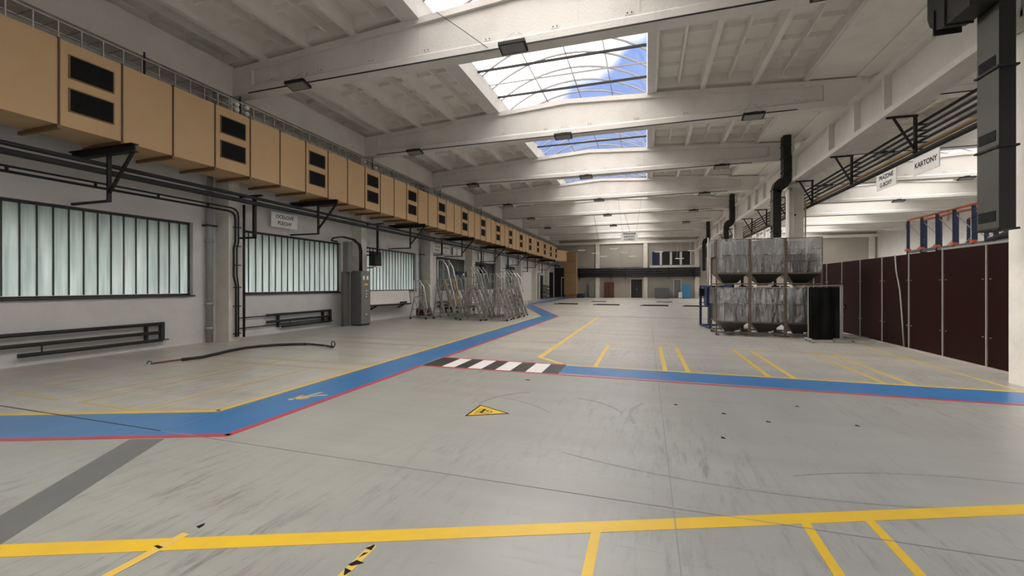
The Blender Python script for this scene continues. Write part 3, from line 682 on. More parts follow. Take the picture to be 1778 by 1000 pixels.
# left pilasters, downpipes, eaves wall
for k in range(-2, 8):
    yc = 9.43+6*k
    o = MB().box(XL, -11.5, yc-.17, yc+.17, 0, 7.05).build('wall_pier', 'pier', None, kind='structure', cat='pier', group='piers of the left wall',
        label='plastered wall pier on the left wall, %s' % (('behind the camera, farther', 'behind the camera, nearer')[k+2] if k < 0 else ORD[k]+' ahead'))
for k, yy in enumerate((8.98, 20.98, 32.98)):
    r = thing('rain_downpipe', (-11.88, yy, 0), '%s grey cast downpipe beside a pier of the left wall' % ORD[k], 'pipe', 'downpipes of the left wall')
    MB().tube([(-11.88, yy, 0), (-11.88, yy, 7.05)], .085, 12).build('pipe', 'grey_pipe', r, smooth=True)
    for z in (.35, 1.05, 2.85, 4.2): MB().tube([(-11.88, yy, z), (-11.88, yy, z+.09)], .11, 12).build('pipe_collar', 'grey_pipe', r, smooth=True)
    bx('pipe_clamp', 'black_steel', r, -11.995, -11.75, yy-.14, yy+.14, 3.30, 3.34)
for k, yy in enumerate((9.0, 21.0)):
    MB().tube([(-11.6, yy-.25, 6.3), (-11.6, yy-.25, 7.9)], .09, 10).build('vent_pipe', 'grey_pipe', None, smooth=True, label='short grey pipe above the duct at the %s beam end' % ORD[k], cat='pipe', group='short pipes above the duct')
bx('trim_1', 'whitewash', None, XL, -11.35, YB, YF, 7.05, 7.90, kind='structure', label='plastered eaves band above the tan duct', cat='trim')

# ------------------------------------------------------------------ tan air duct
XD0, XD1, ZD0, ZD1 = -11.40, -10.40, 4.61, 6.21
duct = thing('air_duct', (-10.9, 27, ZD0), 'long tan boxed air duct hung along the left wall', 'duct')
sec = MB().box(XD0, XD1, -.49, .49, ZD0, ZD1)
for v in range(len(sec.v)): pass
sec.v = [(a+10.9, c, d-ZD0) for a, c, d in sec.v]
secm = sec.mesh('duct_section', 'duct_tan')
sm = MB().box(XD0-.01+10.9, XD1+.018+10.9, -.014, .014, -.012, ZD1-ZD0+.02).mesh('seam_flange', 'duct_seam')
am = MB().box(XD0+10.7, XD1+.03+10.9, -.03, .03, -.075, -.012).mesh('support_angle', 'duct_angle')
gb = MB(); gb.box(-.004, .012, -.34, .34, -.205, .205)
gbm = gb.mesh('grille', 'grille_black')
gf = MB()
for a in ((-.36, .36, .205, .225), (-.36, .36, -.225, -.205)): gf.box(-.0, .02, a[0], a[1], a[2], a[3])
for a in ((-.36, -.34), (.34, .36)): gf.box(0, .02, a[0], a[1], -.225, .225)
gfm = gf.mesh('grille_frame', 'duct_angle')
gs = MB()
for i in range(9): gs.bar((.014, -.34, -.18+i*.045), (.014, .34, -.18+i*.045), .004, .012)
gsm = gs.mesh('grille_slats', 'grille_black')
for k in range(2, 51):
    o = link('duct_section', secm, duct, (0, k+.5-27, 0))
    link('seam_flange', sm, duct, (0, k-27, 0)); link('support_angle', am, duct, (0, k-27, 0))
    if k % 3 == 2:
        for z in (1.15, .52):
            g = link('grille', gbm, duct, (.5, k+.5-27, z), label='black louvred grille')
            link('grille_frame', gfm, g, (0, 0, 0)); link('grille_slats', gsm, g, (0, 0, 0))
# elbow towards the end trunk
b = MB(); b.prism([(-11.4, 51.0), (-10.4, 51.0), (-9.5, 53.2), (-9.5, 54.2), (-11.4, 53.6)], 2, ZD0, 5.9); b.build('duct_elbow', 'duct_tan', duct)
bx('duct_section', 'duct_shaded', duct, -9.9, -8.4, 53.0, 54.2, ZD0+.02, 5.75)
bx('duct_trunk', 'duct_shaded', duct, -9.9, -8.4, 53.0, 54.2, 0.45, ZD0-.02)
bx('duct_plinth', 'duct_angle', duct, -9.8, -8.5, 53.1, 54.1, 0, .45)
for z in (1.7, 3.2, 4.6): bx('seam_flange', 'duct_seam', duct, -9.93, -8.37, 52.97, 54.23, z, z+.03)
# wire cable tray on top
tray = thing('cable_tray', (-10.8, 27, ZD1), 'galvanised ladder-like cable tray on top of the tan duct', 'cable tray')
for z in (ZD1+.03, ZD1+.42): MB().bar((-10.62, 1.5, z), (-10.62, 50.5, z), .03, .03).build('side_rail', 'galvanised' if z > ZD1+.1 else 'black_steel', tray)
MB().bar((-11.1, 1.5, ZD1+.42), (-11.1, 50.5, ZD1+.42), .03, .03).build('side_rail', 'galvanised', tray)
b = MB()
for i in range(140): b.bar((-10.62, 1.6+.35*i, ZD1), (-10.62, 1.6+.35*i, ZD1+.42), .022, .022); b.bar((-11.1, 1.6+.35*i, ZD1+.42), (-10.62, 1.6+.35*i, ZD1+.42), .014, .014)
b.build('rungs', 'galvanised', tray, kind='stuff')
for yy in (6.6, 8.95, 14.9, 20.9, 26.9): MB().bar((-10.7, yy, ZD1), (-10.7, yy, ZD1+.62), .03, .03).build('post', 'black_steel', tray)
for k, (yy, zz) in enumerate(((8.72, 6.36), (8.72, 6.50), (9.02, 6.36), (9.02, 6.52), (14.9, 6.4))):
    r = MB().tube([(-10.62, yy, zz), (-10.50, yy, zz)], .055, 10).build('junction_box', 'white_paint', None, smooth=True, cat='junction box', group='junction boxes on the cable tray',
      label='round white junction box on the cable tray, %s' % ('lower left of four', 'upper left of four', 'lower right of four', 'upper right of four', 'single one by the second beam')[k])

# brackets under the duct
for k in range(8):
    yy = 6.0+6*k
    r = thing('duct_bracket', (-11.0, yy, 4.45), 'black steel bracket under the tan duct, %s along the wall' % ORD[k], 'bracket', 'brackets carrying the tan duct')
    b = MB(); b.box(-12, -10.0, yy-.07, yy+.07, 4.515, 4.535).box(-12, -10.0, yy-.07, yy+.07, 4.37, 4.39).box(-12, -10.0, yy-.012, yy+.012, 4.38, 4.52); b.build('steel_joist', 'black_steel', r)
    MB().bar((-10.8, yy, 3.38), (-10.8, yy, 4.38), .07, .05).build('post', 'black_steel', r)
    MB().bar((-10.05, yy, 4.38), (-10.8, yy, 3.56), .05, .05).build('diagonal_brace', 'black_steel', r)
    MB().bar((-10.78, yy, 3.40), (-12.0, yy, 3.40), .05, .05).build('lower_arm', 'black_steel', r)
for k in range(7):
    yy = 9.65+6*k
    r = thing('pipe_hanger', (-11.45, yy, 4.0), 'black hanger post carrying the wall pipes beside pier %s' % ('one', 'two', 'three', 'four', 'five', 'six', 'seven')[k], 'bracket', 'pipe hangers beside the piers')
    bx('post', 'black_steel', r, -11.02, -10.94, yy-.04, yy+.04, (3.0, 2.9, 3.3, 2.6, 3.0, 2.9, 2.9)[k], 4.24)
    bx('arm', 'black_steel', r, -11.995, -10.7, yy-.04, yy+.04, 4.22, 4.27)
    bx('foot_arm', 'black_steel', r, -12.0, -10.94, yy-.03, yy+.03, (3.0, 2.9, 3.3, 2.6, 3.0, 2.9, 2.9)[k], (3.0, 2.9, 3.3, 2.6, 3.0, 2.9, 2.9)[k]+.05)
for z, r_, lab in ((4.16, .045, 'upper'), (4.01, .06, 'lower')):
    MB().tube([(-10.88, 1, z), (-10.88, 55, z)], r_, 10).build('heating_pipe', 'dark_pipe', None, smooth=True, label='%s of two dark heating pipes running under the tan duct' % lab, cat='pipe', group='heating pipes under the duct')
# thin conduits bending down along the first pier
for k, (z, yd) in enumerate(((3.86, 9.50), (3.76, 9.40))):
    pts = [(-11.42, 1.0, z), (-11.42, yd-.22, z), (-11.42, yd-.09, z-.03), (-11.42, yd-.02, z-.10), (-11.42, yd, z-.24), (-11.42, yd, 2.9), (-11.42, yd-.05, 2.7), (-11.42, yd-.05, 1.9), (-11.42, yd+.02*k, 1.6), (-11.42, yd+.02*k, .12)]
    r = thing('thin_pipe', (-11.42, 5, z), '%s thin black pipe bending down the first pier' % ('upper' if k == 0 else 'lower'), 'pipe', 'thin pipes by the first pier')
    MB().tube(pts, .022 if k == 0 else .028, 8).build('pipe', 'black_steel', r, smooth=True)
    if k == 0:
        for yy in (3.5, 4.75, 6.1, 7.35, 8.6): bx('pipe_clip', 'black_steel', r, -11.44, -11.40, yy-.02, yy+.02, 3.74, 3.88)
        for zz in (.2, 1.0, 1.55, 2.2, 2.75, 3.3): bx('pipe_clip', 'black_steel', r, -11.44, -11.40, 9.34, 9.58, zz, zz+.03)
MB().tube([(-11.35, 9.62, .1), (-11.35, 9.62, 4.0)], .035, 8).build('riser_pipe', 'black_steel', None, smooth=True, label='thicker black riser pipe at the edge of the first pier', cat='pipe')
# thin wall pipes in the second bay
for z, y0, y1, lab in ((.62, 9.75, 11.1, 'upper short'), (.30, 9.75, 14.0, 'lower long'), (.70, 15.8, 16.2, 'stub')):
    MB().tube([(-11.93, y0, z), (-11.93, y1, z)], .018, 6).build('thin_pipe', 'black_steel', None, label='%s thin return pipe low on the left wall' % lab, cat='pipe')

# radiators (steel tube registers)
def register(y0, y1, yb0, label, zt=(.64, .42, .22)):
    r = thing('tube_radiator', (-11.88, (y0+y1)/2, 0), label, 'radiator', 'tube radiators below the windows')
    for i, z in enumerate(zt):
        MB().tube([(-11.88, (yb0 if i == 2 else y0), z), (-11.88, y1, z)], .042, 10).build('tube', 'radiator_paint', r, smooth=True)
    bx('header', 'radiator_paint', r, -11.925, -11.835, y1-.07, y1+.02, zt[1]-.20, zt[0]+.04)
    MB().bar((-11.88, y1, zt[2]), (-11.88, y1+.14, zt[2]-.0), .03, .03).build('valve', 'radiator_paint', r)
    MB().bar((-11.88, yb0+.35, zt[2]), (-11.88, yb0+.35, zt[1]), .02, .02).build('spacer', 'radiator_paint', r)
    for y_ in (y0+.5, y1-.35): bx('wall_bracket', 'radiator_paint', r, -11.99, -11.88, y_-.02, y_+.02, zt[2]-.02, zt[0]+.02)
    return r
register(2.4, 7.75, 5.1, 'long dark tube radiator below the nearest left window')
register(10.9, 13.85, 11.5, 'shorter dark tube radiator below the second left window')
register(22.9, 26.2, 23.3, 'dark tube radiator hidden behind the ladders', )

# signs
def sign_on_wall(x, y0, y1, z0, z1, lines, label, size=.15, hang=None, group=None, face='x+'):
    yc = (y0+y1)/2; zc = (z0+z1)/2
    r = thing('hanging_sign' if hang else 'wall_sign', (x, yc, z0), label, 'sign', group)
    if face in ('x+', 'x-'): bx('board', 'sign_white', r, x-.01, x+.01, y0, y1, z0, z1)
    if hang:
        for y_ in (y0+.15, y1-.15): MB().tube([(x, y_, z1), (x, y_, hang)], .006, 5).build('wire', 'wire', r)
    letters(r, lines, x, yc, zc, size, face); return r
def letters(r, lines, x, y, z, size, face):
    n = len(lines)
    for i, t in enumerate(lines):
        cu = bpy.data.curves.new('lettering', 'FONT'); cu.body = t; cu.size = size; cu.align_x = 'CENTER'; cu.align_y = 'CENTER'; cu.extrude = .001
        cu.offset = .0025
        tmp = bpy.data.objects.new('lettering_tmp', cu); COL.objects.link(tmp)
        bpy.context.view_layer.update(); me = bpy.data.meshes.new_from_object(tmp.evaluated_get(bpy.context.evaluated_depsgraph_get())); bpy.data.objects.remove(tmp)
        me.name = 'lettering'; me.materials.clear(); me.materials.append(M['ink'])
        o = bpy.data.objects.new('lettering', me); COL.objects.link(o); o.parent = r
        zz = z + ((n-1)/2-i)*size*1.25
        if face == 'x+': o.rotation_euler = (R(90), 0, R(90)); p = (x+.013, y, zz)
        elif face == 'x-': o.rotation_euler = (R(90), 0, R(-90)); p = (x-.013, y, zz)
        else: o.rotation_euler = (R(90), 0, 0); p = (x, y-.013, zz)
        o.location = Vector(p) - r.location
G1 = 'white signs on the left wall'
XW = -11.86
sign_on_wall(XW, 11.05, 12.15, 3.58, 4.085, ['OCELOVÉ', 'PLECHY'], 'white sign reading OCELOVÉ PLECHY above the second window', .17, group=G1)
sign_on_wall(XW, 22.2, 23.28, 3.55, 4.05, ['OCELOVÉ', 'PLECHY'], 'white two-line sign, left one of three above the ladders', .17, group=G1)
sign_on_wall(XW, 23.4, 24.48, 3.55, 4.06, ['KARTONÁŽ', 'D1'], 'white sign, middle one of three above the ladders', .17, group=G1)
sign_on_wall(XW, 24.95, 26.05, 3.53, 4.03, ['DÍLY', 'PRO', 'SERVIS'], 'white three-line sign, right one of three above the ladders', .13, group=G1)
sign_on_wall(XW, 29.4, 30.5, 3.47, 3.98, ['OCEL', 'TYČE'], 'white sign above the fifth left window', .17, group=G1)
sign_on_wall(XW, 36.2, 37.3, 3.47, 3.96, ['PLAST', 'DÍLY'], 'white sign above the sixth left window', .17, group=G1)
sign_on_wall(XW, 39.4, 40.5, 3.45, 3.96, ['A', 'B'], 'white two-letter sign just beyond the sixth left window', .2, group=G1)
sign_on_wall(XW, 46.1, 47.2, 3.42, 3.95, ['1'], 'white sign above the grey wall door, left one', .3, group=G1)
sign_on_wall(XW, 48.3, 49.7, 3.45, 3.96, ['2'], 'white sign beyond the grey wall door, right one', .3, group=G1)
sign_on_wall(6.52, 12.5, 13.52, 4.41, 4.87, ['KARTONY'], 'white hanging sign reading KARTONY under the right pipes', .185, hang=4.95, face='x-')
sign_on_wall(6.52, 14.3, 15.35, 4.40, 4.86, ['PRÁZDNÉ', 'G-BOXY'], 'white hanging sign reading PRÁZDNÉ G-BOXY under the right pipes', .17, hang=4.95, face='x-')
for k, (y0, tx) in enumerate(((25.2, ['G-BOXY', '800']), (26.7, ['KARTONY', 'A']), (28.2, ['KARTONY', 'B']), (30.0, ['G-BOXY']))):
    sign_on_wall(6.52, y0, y0+1.05, 4.36, 4.84, tx, 'white hanging sign over the hopper bins, %s of four' % ('nearest', 'second', 'third', 'farthest')[k], .16, hang=4.95, face='x-', group='hanging signs beyond the hopper bins')
r = thing('hanging_sign', (-1.0, 26.4, 4.27), 'white hanging sign reading PŘIPRAVENÉ KARTONY A G-BOXY in mid hall', 'sign')
bx('board', 'sign_white', r, -1.5, -.5, 26.39, 26.41, 4.27, 4.78)
for x in (-1.4, -.6): MB().tube([(x, 26.4, 4.78), (x+(.3 if x > -1 else -.3), 27.3, 7.05)], .008, 5).build('wire', 'wire', r)
letters(r, ['PŘIPRAVENÉ', 'KARTONY', 'A G-BOXY'], -1.0, 26.39, 4.525, .135, 'y')

# ------------------------------------------------------------------ left side equipment
r = thing('control_cabinet', (-11.1, 14.7, 0), 'tall grey electrical control cabinet before the second pier', 'cabinet')
bx('cabinet_body', 'cabinet_grey', r, -11.35, -10.88, 14.38, 15.0, 0.05, 2.2)
bx('plinth', 'black_steel', r, -11.33, -10.9, 14.4, 14.98, 0, .05)
bx('door', 'cabinet_front', r, -10.88, -10.86, 14.41, 14.98, .08, 2.17)
for y_ in (14.55, 14.78): bx('meter', 'sign_white', r, -10.865, -10.845, y_-.05, y_+.05, 1.85, 2.0)
bx('warning_label', 'pale_yellow_paint', r, -10.865, -10.85, 14.6, 14.8, 1.62, 1.70, label='yellow label')
for z in (1.40, 1.28, 1.16, .45): MB().tube([(-10.865, 14.7, z), (-10.835, 14.7, z)], .03, 8).build('switch', 'sign_white', r)
r = thing('cable_column', (-11.2, 14.4, 0), 'dark grey tall cable riser box left of the control cabinet', 'cabinet')
bx('riser_box', 'cabinet_grey', r, -11.50, -11.37, 14.0, 14.36, 0.0, 2.15)
bx('upper_box', 'cabinet_front', r, -11.50, -11.25, 14.10, 14.36, 2.15, 3.35)
r = thing('cable_bundle', (-11.15, 14.5, 2.2), 'thick black cables looping down into the control cabinet', 'cable')
for dx in (0, .05, .10):
    MB().tube([(-11.05+dx, 14.55, 2.2), (-11.05+dx, 14.55, 3.0), (-11.07+dx, 14.50, 3.25), (-11.2+dx, 14.3, 3.45), (-11.4+dx, 13.9, 3.52), (-11.6+dx*.5, 13.65, 3.46), (-11.65+dx*.5, 13.6, 3.36), (-11.55+dx, 13.75, 3.32)], .028, 8).build('cable', 'rubber', r, smooth=True)
def heater(yc, x, z, label):
    r = thing('fan_heater', (x, yc, z), label, 'heater', 'wall fan heaters')
    bx('housing', 'black_steel', r, x-.30, x, yc-.28, yc+.18, z, z+.60)
    b = MB()
    for i in range(6): b.bar((x-.28, yc+.30, z+.06+.095*i), (x+.06, yc+.30, z+.02+.095*i), .20, .012)
    b.build('louvres', 'galvanised', r)
    bx('side_cheek', 'black_steel', r, x-.29, x-.27, yc+.18, yc+.42, z+.02, z+.58)
    bx('drip_tray', 'sign_white', r, x-.28, x+.02, yc-.2, yc+.2, z-.06, z-.02)
    bx('bracket_arm', 'black_steel', r, -12, x-.28, yc-.03, yc+.03, z+.60, z+.64); bx('bracket_arm', 'black_steel', r, -12, x-.28, yc-.03, yc+.03, z-.10, z-.06)
    MB().tube([(x-.12, yc+.05, z+.6), (x-.12, yc+.05, 4.0)], .03, 8).build('feed_pipe', 'black_steel', r, smooth=True)
heater(15.75, -10.98, 2.46, 'black wall fan heater beside the control cabinet')
heater(28.3, -10.98, 2.46, 'black wall fan heater above the far step ladders')
r = thing('folding_panel', (-11.7, 17.8, .7), 'pale folded panel with black edges under the third window', 'panel')
b = MB(); b.add([(-11.95, 16.0, 1.33), (-11.95, 19.7, 1.33), (-11.55, 19.2, .70), (-11.55, 15.9, .74), (-11.91, 16.0, 1.36), (-11.91, 19.7, 1.36), (-11.51, 19.2, .73), (-11.51, 15.9, .77)],
                [(0,3,2,1),(4,5,6,7),(0,1,5,4),(1,2,6,5),(2,3,7,6),(3,0,4,7)]); b.build('panel_board', 'pale_board', r)
MB().bar((-11.96, 15.9, 1.36), (-11.96, 19.7, 1.36), .05, .05).build('edge_strip', 'black_steel', r); MB().bar((-11.50, 15.9, .72), (-11.50, 19.2, .68), .06, .05).build('edge_strip', 'black_steel', r); MB().bar((-11.92, 19.72, 1.34), (-11.52, 19.22, .7), .05, .05).build('edge_strip', 'black_steel', r)
MB().bar((-12, 16.5, .5), (-11.55, 16.5, .72), .05, .05).build('support_arm', 'black_steel', r); MB().bar((-12, 18.8, .5), (-11.55, 18.8, .7), .05, .05).build('support_arm', 'black_steel', r)
bx('latch', 'ink', r, -11.5, -11.46, 18.2, 18.8, .76, .82)

# hose on the floor
r = thing('floor_hose', (-9.4, 7.8, 0), 'black hose lying on the floor with a rusty end', 'hose')
hp = [(-9.51, 6.575), (-9.40, 6.93), (-9.55, 7.45), (-9.69, 7.84), (-9.74, 8.3), (-9.66, 8.65), (-9.42, 8.98), (-9.1, 9.20), (-8.8, 9.34)]
MB().tube([(x, y, .035) for x, y in hp], .033, 10).build('hose', 'rubber', r, smooth=True)
MB().tube([(-9.70, 6.10, .02), (-9.60, 6.35, .03), (-9.51, 6.575, .035)], .018, 8).build('rusty_tip', 'hose_rust', r, smooth=True)
MB().tube([(-9.72, 6.14, .05), (-9.76, 6.10, .07), (-9.72, 6.04, .03)], .01, 6).build('hook', 'black_steel', r)
for dx in (-.04, .05): MB().tube([(-8.8, 9.34+dx, .04), (-8.15, 9.22+dx, .04), (-7.95, 9.12, .05)], .017, 6).build('fork_bar', 'black_steel', r)
MB().tube([(-7.95, 9.12, .05), (-7.62, 8.98, .05)], .028, 8).build('coupling', 'black_steel', r)
MB().tube([(-7.62+.06*math.cos(t*.7), 8.98, .13+.07*math.sin(t*.7)) for t in range(10)], .012, 6).build('ring', 'black_steel', r)

# mobile step ladders
def ladder(loc, hp_, rz, label, wd=.56, rail='bright_aluminium', railh=.9, lean=.42, guard=True):
    """local: foot front at y=0, climbs towards +y"""
    r = thing('step_ladder', (0, 0, 0), label, 'ladder', 'mobile aluminium step ladders')
    run = hp_*lean; hw = wd/2; t = .028
    for s in (-1, 1):
        MB().bar((s*hw, 0, .08), (s*hw, run, hp_), .04, .10).build('stile', 'aluminium', r)
        MB().bar((s*hw, run+.30, hp_), (s*(hw+.07), run+.50, .08), .04, .06).build('rear_leg', 'aluminium', r)
        MB().bar((s*(hw+.08), -.02, .10), (s*(hw+.08), run+.52, .10), .04, .04).build('base_rail', 'aluminium', r)
        # handrail parallel to the stile, with guard rail round the platform
        MB().tube([(s*(hw+.02), run*.18, hp_*.18), (s*(hw+.02), run*.16-.10, hp_*.18+.35), (s*(hw+.02), run-.22, hp_+railh*.62), (s*(hw+.02), run+.0, hp_+railh), (s*(hw+.02), run+.30, hp_+railh), (s*(hw+.02), run+.30, hp_)], .022, 6).build('handrail', rail, r, smooth=True)
        MB().bar((s*(hw+.02), run, hp_), (s*(hw+.02), run, hp_+railh), .025, .025).build('guard_post', 'aluminium', r)
        MB().bar((s*(hw+.02), run, hp_+railh*.5), (s*(hw+.02), run+.30, hp_+railh*.5), .02, .02).build('knee_rail', 'aluminium', r)
        for y_ in (0, run+.48):
            MB().tube([(s*(hw+.08)-.02, y_, .05), (s*(hw+.08)+.02, y_, .05)], .05, 10).build('castor', 'rubber', r)
        MB().bar((s*hw, run*.45, hp_*.45), (s*(hw+.05), run+.40, hp_*.45), .02, .025).build('side_brace', 'aluminium', r)
        MB().bar((s*(hw+.06), run+.44, hp_*.3), (-s*(hw), run+.32, hp_*.92), .02, .02).build('rear_brace', 'aluminium', r)
    n = max(3, int(round(hp_/.235)))
    for i in range(1, n):
        u = i/n; MB().box(-hw+.015, hw-.015, run*u-.05, run*u+.09, hp_*u-.02, hp_*u+.015).build('tread', 'aluminium', r)
    bx('platform', 'aluminium', r, -hw, hw, run-.03, run+.32, hp_-.02, hp_+.02)
    for y_ in (-.02, run+.52): MB().bar((-hw-.1, y_, .10), (hw+.1, y_, .10), .04, .04).build('cross_bar', 'aluminium', r)
    if guard:
        MB().tube([(-hw-.02, run+.30, hp_+railh), (hw+.02, run+.30, hp_+railh)], .016, 6).build('back_rail', 'aluminium', r)
        MB().tube([(-hw-.02, run+.30, hp_+railh*.5), (hw+.02, run+.30, hp_+railh*.5)], .014, 6).build('back_rail', 'aluminium', r)
    r.location = (loc[0], loc[1], 0); r.rotation_euler = (0, 0, rz)
    return r
LADS = [((-10.0, 18.45), 1.05, R(88), 'low aluminium step ladder, leftmost of the parked ladders', .80),
        ((-8.65, 18.85), 1.90, R(90), 'tall step ladder with long shiny handrails, second from the left', .95),
        ((-8.95, 20.65), 1.35, R(93), 'medium step ladder behind the tall one with shiny handrails', .80),
        ((-7.15, 18.35), 1.55, R(86), 'step ladder at the front edge of the parked cluster', .90),
        ((-7.55, 20.55), 1.75, R(92), 'step ladder in the middle of the cluster behind the front one', .80),
        ((-7.45, 19.45), 1.60, R(100), 'step ladder squeezed between the front ladder and the middle one', .80),
        ((-6.0, 18.55), 1.45, R(92), 'step ladder front right of the cluster', .70),
        ((-6.05, 19.75), 1.60, R(90), 'step ladder right side of the cluster, second back', .70),
        ((-6.05, 20.8), 1.70, R(87), 'step ladder right side of the cluster, third back', .70),
        ((-6.15, 21.85), 1.55, R(91), 'step ladder farthest right of the cluster beside the blue lane', .70)]
for i, (l, hp_, rz, lab, rh) in enumerate(LADS): ladder(l, hp_, rz, lab, railh=rh, rail='bright_aluminium' if i in (0, 1, 9) else 'aluminium', lean=.36)
# an A-frame ladder lying half hidden, boards and a dark shelf behind the cluster
r = thing('notice_board', (-11.9, 26.2, 2.0), 'small dark navy notice board behind the ladders', 'board'); bx('panel', 'navy', r, -11.97, -11.92, 25.6, 28.0, 2.15, 2.55); bx('label_plate', 'sign_white', r, -11.92, -11.91, 26.6, 26.9, 2.28, 2.42)
for k, (x, y_, h_, m, lab) in enumerate(((-11.2, 22.9, 1.9, 'cardboard', 'tall tan board leaning behind the ladders'), (-11.3, 24.2, 2.0, 'cardboard', 'second tan board leaning behind the ladders'), (-11.2, 21.9, 1.7, 'cabinet_front', 'grey board leaning behind the ladders'))):
    r = thing('leaning_board', (x, y_, 0), lab, 'board')
    MB().bar((x+.25, y_, 0.02), (x-.2, y_, h_), .30, .04, up=(1, 0, 0)).build('board', m, r)
r = thing('pallet_trolley', (-10.9, 23.5, 0), 'low dark trolley with tan boxes behind the ladders', 'trolley')
bx('deck', 'black_steel', r, -11.4, -10.3, 22.6, 25.0, .25, .32)
for x in (-11.3, -10.4):
    for y_ in (22.75, 24.85): MB().tube([(x-.03, y_, .11), (x+.03, y_, .11)], .11, 10).build('wheel', 'rubber', r); bx('fork', 'black_steel', r, x-.02, x+.02, y_-.03, y_+.03, .15, .25)
for k, (y0, y1, z1) in enumerate(((22.8, 23.4, .62), (23.6, 24.2, .55))):
    o = MB().box(-11.2, -10.6, y0, y1, .322, z1).build('cardboard_box', 'cardboard', None, label='%s tan box on the dark trolley behind the ladders' % ('left' if k == 0 else 'right'), cat='box')
o = MB().box(-11.6, -10.9, 19.9, 20.3, 0, .42).build('brown_crate', 'maroon', None, label='dark brown crate at the wall left of the ladders', cat='crate')
# waste bin
r = thing('waste_bin', (-9.8, 32.0, 0), 'dark green waste bin beside the far blue lane', 'bin')
b = MB(); b.tube([(-9.8, 32.0, 0.02), (-9.8, 32.0, .82)], [.27, .36], 12); b.build('bin_body', 'bin_green', r)
b = MB(); b.tube([(-9.8, 32.0, .80), (-9.8, 32.0, .86), (-9.8, 32.0, .90)], [.38, .38, .30], 12); b.build('bin_rim', 'bin_green', r)
# far left doors in the wall
for k, (y0, y1, h_, m, lab) in enumerate(((41.3, 44.6, 3.0, 'white_paint', 'white sliding door in the left wall beyond the sixth window'), (45.3, 48.0, 2.9, 'cabinet_front', 'grey door in the left wall near the far end'), (48.6, 50.2, 2.8, 'far_dark', 'black doorway in the left wall near the far end'), (51.0, 56.0, 3.3, 'far_dark', 'black panel for the shade of a recess at the far end of the left wall'))):  # the last one is a black panel imitating a shaded recess
    r = thing('door_%d' % (4+k), (XL, (y0+y1)/2, 0), lab, 'door', kind='structure')
    bx('door_leaf', m, r, XL, XL+.06, y0, y1, 0, h_); bx('door_frame', 'pier', r, XL, XL+.10, y0-.1, y0, 0, h_+.1); bx('door_frame', 'pier', r, XL, XL+.10, y1, y1+.1, 0, h_+.1)
    bx('door_handle', 'ink', r, XL+.06, XL+.10, y0+.2, y0+.25, 1.0, 1.2)
r = thing('shelf_unit', (-11.4, 49.4, 0), 'small white shelf by the black doorway in the left wall', 'shelf')
for z in (.3, .75, 1.2, 1.6): bx('shelf', 'white_paint', r, -11.7, -11.1, 49.0, 49.9, z, z+.05)
for y_ in (49.0, 49.86): bx('side_panel', 'cabinet_front', r, -11.7, -11.1, y_, y_+.04, 0, 1.65)

# floor rails left from dismantled machines
for k, (x0, y0, x1, lab) in enumerate(((-7.6, 36.0, -5.6, 'first from the left wall'), (-4.2, 35.3, -2.1, 'second from the left wall'), (-.5, 35.0, 1.6, 'third from the left wall'), (2.6, 34.8, 4.4, 'nearest the blue stand'))):
    r = thing('machine_rail', ((x0+x1)/2, y0, 0), 'flat dark machine rail on the floor, ' + lab, 'rail', 'dismantled machine rails on the floor')
    bx('rail', 'black_steel', r, x0, x1, y0, y0+.10, 0, .06); bx('rail', 'black_steel', r, x0+.2, x1-.1, y0+.9, y0+1.0, 0, .06); bx('end_plate', 'black_steel', r, x1-.3, x1, y0-.1, y0+.5, .0, .08)
for k, (x, y_) in enumerate(((-5.2, 42.3), (.9, 43.0), (4.6, 42.6))):
    r = MB().box(x, x+1.4, y_, y_+.5, 0, .05).build('floor_plate', 'black_steel', None, label='dark flat plate on the far floor, %s' % ('left', 'middle', 'right')[k], cat='plate')

# ------------------------------------------------------------------ hanging light fittings
def fitting(x, yk, k, label, group):
    r = thing('hanging_floodlight', (x, yk-.30, 7.0), label, 'lamp', group)
    y_ = yk-.36; z = 6.98
    b = MB(); b.add([(x-.31, y_-.13, z-.02), (x+.31, y_-.13, z-.02), (x+.31, y_+.17, z-.10), (x-.31, y_+.17, z-.10), (x-.31, y_-.13, z+.05), (x+.31, y_-.13, z+.05), (x+.31, y_+.17, z-.03), (x-.31, y_+.17, z-.03)],
                    [(0,3,2,1),(4,5,6,7),(0,1,5,4),(1,2,6,5),(2,3,7,6),(3,0,4,7)]); b.build('housing', 'black_steel', r)
    b = MB(); b.add([(x-.27, y_-.10, z-.032), (x+.27, y_-.10, z-.032), (x+.27, y_+.14, z-.097), (x-.27, y_+.14, z-.097), (x-.27, y_-.10, z-.028), (x+.27, y_-.10, z-.028), (x+.27, y_+.14, z-.092), (x-.27, y_+.14, z-.092)],
                    [(0,3,2,1),(4,5,6,7),(0,1,5,4),(1,2,6,5),(2,3,7,6),(3,0,4,7)]); b.build('glass', 'lamp_glass', r)
    bx('ballast', 'black_steel', r, x-.08, x+.14, y_-.02, y_+.12, z+.02, z+.10)
    for s in (-1, 1): MB().tube([(x+s*.05, yk-.10, 7.42), (x+s*.16, yk-.19, 7.30), (x+s*.29, y_-.05, z+.05)], .007, 5).build('suspension_wire', 'galvanised', r)
    return r
for k in range(3, 9):
    for j, x in enumerate((-8.85, -2.85, 3.2)):
        fitting(x, YK[k], k, 'unlit floodlight hung from the %s main hall beam, %s' % (ORD[k-3], ('duct side', 'skylight', 'column side')[j]), 'floodlights of the main hall')
for k in range(3, 8):
    for j, x in enumerate((9.2, 15.2)):
        fitting(x, YK[k], k, 'unlit floodlight hung from the %s second nave beam, %s' % (ORD[k-3], ('column side', 'skylight')[j]), 'floodlights of the second nave')
